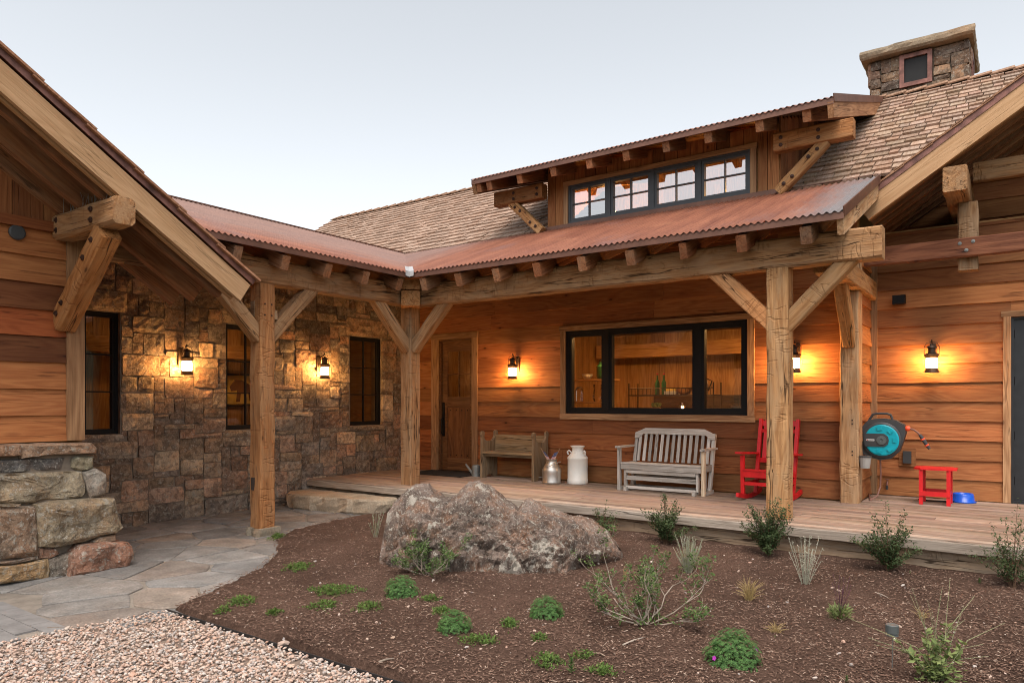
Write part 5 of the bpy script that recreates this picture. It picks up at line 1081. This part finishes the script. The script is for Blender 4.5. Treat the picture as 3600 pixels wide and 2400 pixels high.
inside('thermos_jug', (-4.23, 11.45, zr), 'shiny steel thermos jug on top of the wire rack', 'thermos', [('body', M_alu, lt((.07, 0), (.075, .18), (.05, .26), (.045, .29))), ('lid', M_iron, lt((.04, .291), (.045, .32))), ('handle', M_iron, MB().tube([(.06, 0, .26), (.14, 0, .22), (.08, 0, .06)], .012, 6))])
for i, x in enumerate((-5.05, -4.93)): inside('bottle', (x, 11.45, zr), '%s dark bottle standing on the wire rack' % ('left', 'right')[i], 'bottle', [('body', M_greenglass, lt((.04, 0), (.04, .2), (.016, .26), (.016, .34))), ('cap', M_flagr, lt((.018, .341), (.018, .365)))])
inside('wooden_bowl', (-4.55, 11.4, zr), 'dark wooden bowl between bottles and thermos on the rack', 'bowl', [('body', MW['door'], lt((.06, 0), (.12, .05), (.14, .11), (.12, .10), (.05, .03)))])
inside('book_stack', (-4.78, 11.45, zr), 'low stack of pale boxes on the wire rack', 'boxes', [('box', M_linen, MB().box((-.1, -.1, 0), (.1, .1, .06))), ('box', M_paintbg, MB().box((-.08, -.09, .061), (.09, .09, .11)))])
for i, (x, z) in enumerate(((-4.42, 1.42), (-4.5, 1.37))):
    pass
for nm, loc, lab in (('table_lamp', (-4.30, 10.72, 1.42), 'small lit lamp on the window sill, lower one'), ('table_lamp', (-4.55, 11.3, 1.372), 'small lit lamp on the rack shelf, upper one')):
    t = inside(nm, loc, lab, 'lamp', [('base', M_iron, lt((.06, 0), (.05, .03), (.02, .06), (.02, .07))), ('bulb', M_bulb, lt((.012, .071), (.024, .095), (.012, .125))), ('chimney', M_clear, lt((.045, .07), (.055, .12), (.04, .2)))])
inside('planter', (-4.75, 10.72, 1.42), 'small green plant in a wooden pot on the sill', 'planter', [('pot', MW['trim'], lt((.07, 0), (.08, .12), (.07, .118))), ('foliage', L_mid, (lambda mb: [mb.leaf((random.uniform(-.05, .05), random.uniform(-.05, .05), .12), (random.uniform(-1, 1), random.uniform(-1, 1), 1.2), (0, 1, 0), .09, .03) for _ in range(40)] and mb)(MB()))])
for i, x in enumerate((-3.22, -2.86)): inside('plate_stack', (x, 10.75, 1.58), '%s stack of plates on the inside shelf at right' % ('left', 'right')[i], 'plates', [('plates', M_linen, lt(*[q for k in range(12) for q in ((.10, k * .012), (.13, k * .012 + .008))]))])
for i, x in enumerate((-3.08, -2.80)): inside('canister', (x, 10.75, 1.42), '%s pale canister on the sill behind the right pane' % ('left', 'right')[i], 'canister', [('body', M_linen, lt((.09, 0), (.1, .13), (.09, .13)))])
for x, y, lab in ((-5.6, 11.0, 'left'), (-3.2, 11.9, 'right')): t = thing_at('ceiling_lamp', (x, y, 2.96), 'flush glowing lamp on the kitchen ceiling, %s one' % lab, 'lamp', group='kitchen ceiling lamps'); part(t, 'shade', M_ceil, MB().lathe([(.12, -.05), (.15, -.02), (.15, 0)], 16)); part(t, 'mount', M_iron, MB().lathe([(.03, .0005), (.03, .009)], 8))
t = thing_at('ceiling_lamp', (-8.5, 10.9, 2.96), 'glowing lamp in the hall behind the front door', 'lamp'); part(t, 'shade', M_ceil, MB().lathe([(.06, -.05), (.08, -.02), (.08, 0)], 16)); part(t, 'mount', M_iron, MB().lathe([(.03, .0005), (.03, .009)], 8))
MB().box((-9.7, 10.37, 2.97), (-7.25, 13.2, 3.02)).obj('ceiling', MW['room'], house)
# ------------------------------------------------------------------ lava boulder
prof = [(885, 1262), (886, 1215), (893, 1178), (925, 1137), (945, 1118), (985, 1116), (1000, 1136), (1030, 1150), (1050, 1134), (1075, 1112), (1102, 1109), (1135, 1125), (1165, 1155), (1188, 1172), (1205, 1152), (1218, 1149), (1250, 1171), (1290, 1184), (1330, 1191), (1370, 1206), (1400, 1232), (1420, 1262), (1426, 1285)]
PR = [((a - 1155) / 218, max(.06, (1285 - c) / 218)) for a, c in prof]
def ph(x):
    for (xa, za), (xb, zb) in zip(PR, PR[1:]):
        if xa <= x <= xb: return za + (zb - za) * (x - xa) / (xb - xa)
    return .05
def hb(x):      # bulk of the rock: the outline with its knobs shaved off
    q = [min(ph(min(max(x + d + e, PR[0][0]), PR[-1][0])) for e in (-.12, -.06, 0, .06, .12)) for d in (-.14, -.07, 0, .07, .14)]; return sum(q) / 5
CB = _F * 7.42 + _R * (-.09); NU, NVv = 230, 120; m = MB(); xa, xb = PR[0][0], PR[-1][0]
for i in range(NU + 1):
    u = i / NU; x = xa + (xb - xa) * (.5 - .5 * math.cos(math.pi * u)); h0 = ph(x); h1 = min(h0, hb(x)); e = max(0, 1 - abs(x / 1.30) ** 3) ** .5; bd = .10 + .52 * e + .10 * noise.noise(V((x * 1.5, 3, 0)))
    for k in range(NVv + 1):
        th = math.pi * (k / NVv); c, s_ = math.cos(th), math.sin(th)
        yy = -math.copysign(abs(c) ** .62, c) * bd; zz = h1 * s_ ** .42 - .10 * (1 - s_)
        zz += (h0 - h1) * math.exp(-((yy - .06 - .16 * noise.noise(V((x * 3, 8, 1)))) / .17) ** 2)
        p = V((x, yy, zz)); q = p * 2.1; edge = min(1, min(u, 1 - u) * 14); nrm = V((0, -c, .25 + s_)).normalized()
        v1 = noise.voronoi(p * 4.2)[0]; facet = (v1[1] - v1[0])
        d = noise.noise(q) * .05 + noise.noise(q * 2.3) * .045 + min(facet, .35) * .13 - .03 + noise.noise(q * 5.5) * .026 - max(0, noise.noise(q * 8 + V((3, 3, 3))) - .15) * .08 + noise.noise(q * 15) * .016 + noise.noise(q * 32) * .009
        p = p + nrm * d * (.3 + .7 * min(1, abs(c) * 2.5)) * edge
        if x > .62 and c > 0 and zz < .16: p.y += .22 * (1 - max(0, zz) / .16) * min(1, (x - .62) / .15)
        m.v.append(tuple(p))
for i in range(NU):
    for k in range(NVv): q = i * (NVv + 1) + k; m.f.append((q, q + NVv + 1, q + NVv + 2, q + 1))
bo = m.obj('boulder', MS_rock, None, axes(_R, _F, Z3, CB), smooth=False, color=(.25, .188, .155)); tag(bo, 'large lichen covered lava boulder in the planting bed', 'boulder')
# ------------------------------------------------------------------ plants
rp = random.Random(99); U = rp.uniform
def gz(x, y): return mulch_h(x, y)
def plant(name, dx, dy, label, cat, group=None):
    p = gd(dx, dy, .0)
    if p.y > 7.5: p *= 7.5 / p.y
    p.z = gz(p.x, p.y) - .01; return thing(name, p, label, cat, group), p
def sc_at(dy): return max(205, (dy * K - 1412) / 1.63 / K)     # photo pixels (2352 wide) per metre at that ground row
def geranium(dx, dy, wpx, label, flowers=0):
    t, p = plant('geranium', dx, dy, label, 'plant', 'green geranium mounds'); R = wpx / sc_at(dy) / 2; lf = MB(); st = MB()
    for _ in range(int(650 * (R / .12) ** 1.4)):
        a, e = U(0, 6.28), math.asin(U(0, 1)); rr_ = R * U(.75, 1.06) * (1 + .18 * noise.noise(V((a * 1.5, e * 3, dx)))); b_ = V((math.cos(a) * math.cos(e) * rr_, math.sin(a) * math.cos(e) * rr_, math.sin(e) * rr_ * 1.15 + .01)); n_ = V((b_.x, b_.y, b_.z + R * .5)).normalized()
        ax = n_.orthogonal().normalized(); bx = n_.cross(ax); s0 = U(0, 6.28); L = U(.010, .017) * (R / .12) ** .35
        for k in range(5): q = s0 + k * 1.2566; lf.leaf(b_, ax * math.cos(q) + bx * math.sin(q) + n_ * U(-.1, .3), n_, L, L * .42)
    for _ in range(30): a = U(0, 6.28); r_ = R * U(.2, .8); st.tube([(0, 0, 0), (math.cos(a) * r_ * .6, math.sin(a) * r_ * .6, R * .3), (math.cos(a) * r_, math.sin(a) * r_, R * .5)], .0015, 3, False)
    part(t, 'foliage', L_ger, lf); part(t, 'stems', L_mid, st)
    for k in range(flowers):
        a, e = ((-2.6, .35), (-.55, .75))[k]; d = (_R * math.cos(a) * .9 - _F * abs(math.sin(a)) ) ; d = V((d.x, d.y, e)).normalized(); c = d * R * 1.08; ax = d.orthogonal().normalized(); bx = d.cross(ax); fl = MB()
        for q in range(5): an = q * 1.2566; fl.leaf(c, ax * math.cos(an) + bx * math.sin(an) + d * .25, d, .017, .017)
        part(t, 'flower', L_pink, fl)
geranium(1043, 1448, 78, 'round green geranium mound left of centre near the gravel')
geranium(922, 1366, 78, 'green geranium mound in front of the boulder, its left end')
geranium(1255, 1412, 78, 'green geranium mound midway between boulder and bottom edge')
geranium(1683, 1518, 124, 'largest green geranium mound with two pink flowers', 2)
def creeper(dx, dy, wpx, hpx, label, name='ground_cover', mat=L_creep, hh=.055):
    t, p = plant(name, dx, dy, label, 'plant', 'low green creeping mats'); s_ = sc_at(dy); a_ = wpx / s_ / 2; tt = (1.63 * 2503) / (dy * K - 1412); b_ = max(.04, hpx / s_ / 2 * tt / 1.63); lf = MB(); n_ = int(30000 * a_ * b_) + 260
    for _ in range(n_):
        q = U(0, 6.28); r_ = math.sqrt(U(0, 1)); ed = .85 + .75 * noise.noise(V((math.cos(q) * 2.6, math.sin(q) * 2.6, dx * .1))) + (U(0, .5) if U(0, 1) < .06 else 0); o_ = _R * (math.cos(q) * a_ * r_ * ed) + _F * (math.sin(q) * b_ * r_ * ed); z = U(.010, hh) * (1.2 - r_ * .8)
        if noise.noise(V((o_.x * 22, o_.y * 22, dx))) + .45 * noise.noise(V((o_.x * 60, o_.y * 60, dx))) < -.12 + .25 * r_ - .2: continue
        lf.leaf((o_.x, o_.y, z), (U(-1, 1), U(-1, 1), U(.1, 1.1)), (U(-.3, .3), U(-.3, .3), 1), U(.010, .032), U(.006, .013))
    part(t, 'foliage', mat, lf); st = MB()
    for _ in range(14): q = U(0, 6.28); o_ = _R * (math.cos(q) * a_ * U(.5, 1.25)) + _F * (math.sin(q) * b_ * U(.5, 1.25)); st.tube([(o_.x * .4, o_.y * .4, .012), (o_.x * .8, o_.y * .8, U(.02, .045)), (o_.x, o_.y, U(.005, .03))], .0012, 3, False)
    part(t, 'stems', L_brown, st)
for a in ((683, 1302, 66, 22, 'bright green creeping tuft on mulch nearest the path bend'), (765, 1358, 118, 26, 'wide green creeping mat left of the boulder'), (740, 1392, 72, 22, 'narrow green creeping strip below the wide mat'), (555, 1380, 68, 24, 'dark green creeping mat close to path and gravel corner'), (513, 1402, 34, 10, 'tiny green creeper beside the gravel corner'), (630, 1405, 38, 12, 'small creeper tuft along the dark edging strip'),
          (845, 1398, 66, 24, 'green creeper with pale leaves below the boulder left end'), (1170, 1434, 52, 26, 'bushy bright creeper between two geranium mounds'), (1098, 1470, 96, 26, 'long diagonal green creeper near bottom centre'), (1243, 1468, 46, 12, 'thin green creeper strip right of the diagonal one'), (1258, 1518, 78, 36, 'broad green creeping mat at bottom centre'), (1338, 1508, 70, 14, 'thin green creeper running right of the bottom mat'), (1390, 1546, 76, 28, 'lowest green creeping mat at the bottom edge'), (1015, 1405, 50, 16, 'green creeper just behind the left round geranium'), (990, 1380, 46, 10, 'faint small creeper in front of the twiggy shrub'), (637, 1226, 36, 14, 'small green tuft at the foot of the left post')): creeper(*a)
def weed(dx, dy, hpx, label, mat=L_mid, n_=26):
    t, p = plant('weed', dx, dy, label, 'plant', 'small leafy weeds'); H = hpx / sc_at(dy); lf = MB()
    for k in range(n_): f_ = k / n_; a = k * 2.4; lf.leaf((0, 0, H * f_ * .85), (math.cos(a), math.sin(a), .6 + f_), (0, 0, 1), H * .4 * (1 - f_ * .5), H * .13)
    part(t, 'foliage', mat, lf); part(t, 'stems', L_mid, MB().tube([(0, 0, 0), (0, 0, H * .9)], .002, 4))
for a in ((1312, 1545, 44, 'pale leafy weed standing beside bottom green mat'), (1945, 1568, 22, 'grassy weed at bottom edge right of centre'), (1780, 1463, 10, 'tiny seedling below the dry tufts'), (2090, 1322, 10, 'tiny green seedling in front of right shrub'), (1213, 1308, 14, 'seedling at the foot of the boulder'), (2250, 1335, 16, 'small bright weed near the far right shrub'), (1845, 1230, 8, 'tiny weed behind pale sage'), (1560, 1236, 8, 'tiny weed under the deck edge')): weed(*a)
def bush(dx, dy, wpx, hpx, label, dense=1., bare=0, mat=L_dark, lsz=.030, name='shrub', zb=None):
    t, p = plant(name, dx, dy, label, 'shrub', 'dark green shrubs along the deck'); s_ = sc_at(dy); W, H = wpx / s_ / 2, hpx / s_; lf = MB(); st = MB()
    ns = int(22 * dense) + 6
    for k in range(ns):
        a = k * 2.4 + U(-.3, .3); r_ = W * math.sqrt((k + .5) / ns) * U(.6, 1.3); hh = H * U(.45, 1.12) * (1 - .35 * (r_ / W) ** 2); tip = V((math.cos(a) * r_, math.sin(a) * r_ * .8, hh)); mid = V((tip.x * .35, tip.y * .35, hh * .5)); pts = [V((U(-.02, .02), U(-.02, .02), 0)), mid, tip]
        if k < bare: tip = tip * 1.25; pts[-1] = tip
        st.tube(pts, [.004, .003, .0015], 4, False)
        nl = int((75 if k >= bare else 14) * dense + 10)
        for q in range(nl):
            f_ = U(.25, 1.02) if k >= bare else U(.75, 1.02); c = pts[0].lerp(mid, f_ * 2) if f_ < .5 else mid.lerp(tip, f_ * 2 - 1); o_ = V((U(-1, 1), U(-1, 1), U(-.6, 1))) * .03
            lf.leaf(c + o_, (U(-1, 1), U(-1, 1), U(-.2, 1)), (U(-.5, .5), U(-.5, .5), 1), lsz * U(.7, 1.25), lsz * U(.4, .65))
    part(t, 'foliage', mat, lf); part(t, 'stems', L_brown, st)
bush(1530, 1238, 118, 105, 'bushy dark shrub before the deck, right of the boulder', 1.3)
bush(1765, 1278, 132, 122, 'dense dark shrub at the foot of right porch post', 1.5)
bush(2042, 1312, 150, 118, 'low dark shrub with bare shoots, second from right', 1.3, 9)
bush(2325, 1352, 150, 160, 'tall reddish dark shrub cut by the right edge', .8, 6)
bush(1385, 1212, 95, 68, 'thin sparse shrub behind right end of boulder', .45, 4)
bush(925, 1180, 50, 62, 'small leafy shrub peeping over boulder at left', .35, 0, L_mid, .03)
bush(1225, 1178, 44, 50, 'wispy shoots behind the boulder saddle', .2, 3, L_mid, .02)
def sage(dx, dy, wpx, hpx, label, mat=L_sage, n_=16, curl=True, lean=0., cat='plant'):
    t, p = plant('sage', dx, dy, label, cat, 'pale sage clumps'); s_ = sc_at(dy); W, H = wpx / s_ / 2, hpx / s_; lf = MB(); st = MB()
    for k in range(n_):
        a = U(0, 6.28); r_ = W * U(.15, 1); hh = H * U(.45, 1); tip = V((math.cos(a) * r_, math.sin(a) * r_, hh)); pts = [V((tip.x * .2, tip.y * .2, 0)), V((tip.x * .55, tip.y * .55, hh * .5)), tip]
        if curl: pts.append(tip + V((.015, 0, -.012)))
        st.tube(pts, .0022, 4, False)
        for q in range(22):
            f_ = U(.12, 1); c = pts[0].lerp(pts[1], f_ * 2) if f_ < .5 else pts[1].lerp(pts[2], f_ * 2 - 1); lf.leaf(c, (U(-1, 1), U(-1, 1), U(.2, 1)), (0, 0, 1), U(.012, .026), U(.004, .007))
    part(t, 'foliage', mat, lf); part(t, 'stems', L_sage, st)
sage(1850, 1345, 96, 118, 'silvery dried sage clump in front of the deck', L_sage, 30)
sage(1582, 1312, 74, 92, 'yellowish green sage behind the twiggy shrub', L_lime, 60, False)
sage(862, 1228, 46, 76, 'fine green stemmed sage left of the boulder', L_mid, 14)
sage(1570, 1200, 20, 26, 'tiny silver sprig above boulder right shoulder', L_sage, 4, False)
def straw(dx, dy, wpx, hpx, label, n_=110):
    t, p = plant('dry_grass', dx, dy, label, 'grass tuft', 'dry straw tufts'); s_ = sc_at(dy); W, H = wpx / s_ / 2, hpx / s_; m = MB()
    for _ in range(n_):
        a = U(0, 6.28); r_ = W * U(.2, 1.1); h_ = H * U(.3, 1) * (1 - .3 * r_ / W); b_ = V((U(-.02, .02), U(-.02, .02), 0)); m.tube([b_, b_ + V((math.cos(a) * r_ * .45, math.sin(a) * r_ * .45, h_ * .75)), b_ + V((math.cos(a) * r_, math.sin(a) * r_, h_))], [.0016, .0013, .0007], 3, False)
    part(t, 'blades', L_straw, m)
straw(1720, 1380, 72, 66, 'largest dry straw tuft right of the twiggy shrub'); straw(1782, 1452, 62, 36, 'flattened dry straw tuft above the flowering geranium', 40); straw(2118, 1420, 44, 42, 'thin dry straw wisps near the grey stake', 24); straw(1435, 1330, 40, 40, 'few straw stems inside the twiggy shrub', 16)
def twiggy(dx, dy, wpx, hpx, label, n_=9, seed=1):
    t, p = plant('twiggy_shrub', dx, dy, label, 'shrub', 'half bare twiggy shrubs'); s_ = sc_at(dy); W, H = wpx / s_ / 2, hpx / s_; st = MB(); lf = MB(); rq = random.Random(seed); Uq = rq.uniform
    def grow(b_, d, L, r_, lv):
        pts = [b_]; dd = d.copy(); k = 4
        for i in range(k): dd = (dd + V((Uq(-.35, .35), Uq(-.35, .35), Uq(-.12, .30)))).normalized(); pts.append(pts[-1] + dd * L / k)
        st.tube(pts, [r_ * (1 - .5 * i / k) for i in range(k + 1)], 5, False)
        if lv > 0:
            for _ in range(rq.choice((2, 3, 3))): i = rq.randint(1, k); grow(pts[i], (dd + V((Uq(-.9, .9), Uq(-.9, .9), Uq(-.1, .8)))).normalized(), L * Uq(.4, .65), r_ * .6, lv - 1)
        if rq.random() < .9:
            c = pts[rq.randint(1, k)]
            for _ in range(rq.randint(5, 14)): lf.leaf(c + V((Uq(-.03, .03), Uq(-.03, .03), Uq(-.02, .03))), (Uq(-1, 1), Uq(-1, 1), Uq(-.2, .8)), (Uq(-.4, .4), Uq(-.4, .4), 1), Uq(.016, .032), Uq(.012, .022))
    for k in range(n_):
        a = k * 6.28 / n_ + Uq(-.3, .3); grow(V((Uq(-.03, .03), Uq(-.03, .03), 0)), (_R * math.cos(a) * 1.25 + _F * math.sin(a) * .8 + V((0, 0, Uq(.12, .75)))).normalized(), math.hypot(W, H * .5) * Uq(.65, 1.0), .0065, 3)
    for _ in range(90): a = Uq(0, 6.28); r_ = W * Uq(0, .6); q = _R * (math.cos(a) * r_) + _F * (math.sin(a) * r_ * .6); lf.leaf((q.x, q.y, Uq(.02, .09)), (Uq(-1, 1), Uq(-1, 1), Uq(0, 1)), (0, 0, 1), Uq(.02, .035), Uq(.014, .024))
    part(t, 'twigs', L_twig, st); part(t, 'foliage', L_mid, lf)
twiggy(1480, 1432, 265, 165, 'big pale twiggy shrub in the middle of the bed', 10, 5)
twiggy(985, 1322, 150, 84, 'small pale twiggy shrub against the boulder front', 7, 9)
# salvia with purple spikes
t, p = plant('salvia', 1930, 1424, 'green salvia with faint purple flower spikes', 'plant'); lf = MB(); st = MB(); s_ = sc_at(1424)
for _ in range(230): a = U(0, 6.28); r_ = math.sqrt(U(0, 1)) * .11; lf.leaf((math.cos(a) * r_ * .6, math.sin(a) * r_ * .6, U(.01, .09)), (math.cos(a) + U(-.4, .4), math.sin(a) + U(-.4, .4), U(.5, 1.6)), (0, 0, 1), U(.03, .055), U(.008, .014))
for k in range(12):
    a = U(0, 6.28); r_ = U(.02, .11); pts = [V((0, 0, .05)), V((math.cos(a) * r_, math.sin(a) * r_, U(.25, .36)))]; st.tube(pts, .0013, 3, False)
    for q in range(26): c = pts[0].lerp(pts[1], U(.45, 1)); st.leaf(c, (U(-1, 1), U(-1, 1), U(-.2, .6)), (0, 0, 1), .008, .004)
part(t, 'foliage', L_salv, lf); part(t, 'flower_spikes', L_purp, st)
# tall seeding plant at lower right
t, p = plant('seeding_plant', 2150, 1562, 'tall leaning plant with brown seed stalks, bottom right', 'plant'); lf = MB(); st = MB(); sd_ = MB()
for k in range(17):
    a = U(-.35, .85) if k > 3 else U(-.9, -.4); dirv = (_R * math.sin(a) + V((0, 0, math.cos(a)))).normalized(); dirv = (dirv + _F * U(-.25, .3)).normalized(); L = U(.38, .62) * (1.05 if a < .6 else .9); b_ = V((U(-.05, .05), U(-.05, .05), 0)); mid = b_ + dirv * L * .5 + V((0, 0, U(0, .05))); tip = b_ + dirv * L + V((0, 0, -.10 * abs(a))) + _R * (.05 * a)
    st.tube([b_, mid, tip], [.003, .0022, .001], 4, False)
    for q in range(60): c = mid.lerp(tip, U(0, 1)); sd_.leaf(c, (U(-1, 1), U(-1, 1), U(-.3, .6)), (0, 0, 1), U(.005, .011), U(.0025, .0045))
    for q in range(16): f_ = U(.05, .62); c = b_.lerp(mid, f_ * 1.6); lf.leaf(c, (U(-1, 1), U(-1, 1), U(-.2, .9)), (U(-.3, .3), U(-.3, .3), 1), U(.035, .07), U(.02, .036))
for q in range(150): lf.leaf((U(-.1, .13), U(-.1, .1), U(.01, .1)), (U(-1, 1), U(-1, 1), U(0, .8)), (0, 0, 1), U(.03, .055), U(.016, .028))
part(t, 'stems', L_lime, st); part(t, 'seed_heads', L_seed, sd_); part(t, 'foliage', L_salv, lf)
# grey stake light
p = gd(2049, 1535, 0.0); t = thing('garden_stake', p, 'grey cylinder head on a thin metal garden stake', 'garden stake'); MB().tube([(0, 0, -.03), (.004, .004, .235)], .0035, 6).obj('rod', M_steel, t, WM[t.name]); MB().lathe([(.036, .205), (.036, .212), (.030, .214), (.030, .220), (.037, .221), (.037, .268), (.033, .272)], 20).obj('head', M_stakeg, t, WM[t.name])
# twig lying on the mulch
for a, b_, lab in (((870, 1519), (905, 1511), 'pale broken stick lying on mulch near the gravel'), ((2010, 1360), (2040, 1372), 'bare stick on the mulch below the right shrub'), ((1430, 1480), (1482, 1462), 'brown stick lying below the twiggy shrub')):
    q0, q1 = gd(*a, .012), gd(*b_, .012); m = MB(); m.tube([q0, q0.lerp(q1, .5) + V((0, 0, .006)), q1], [.006, .005, .003], 5); tag(m.obj('stick', L_twig), lab, 'stick')
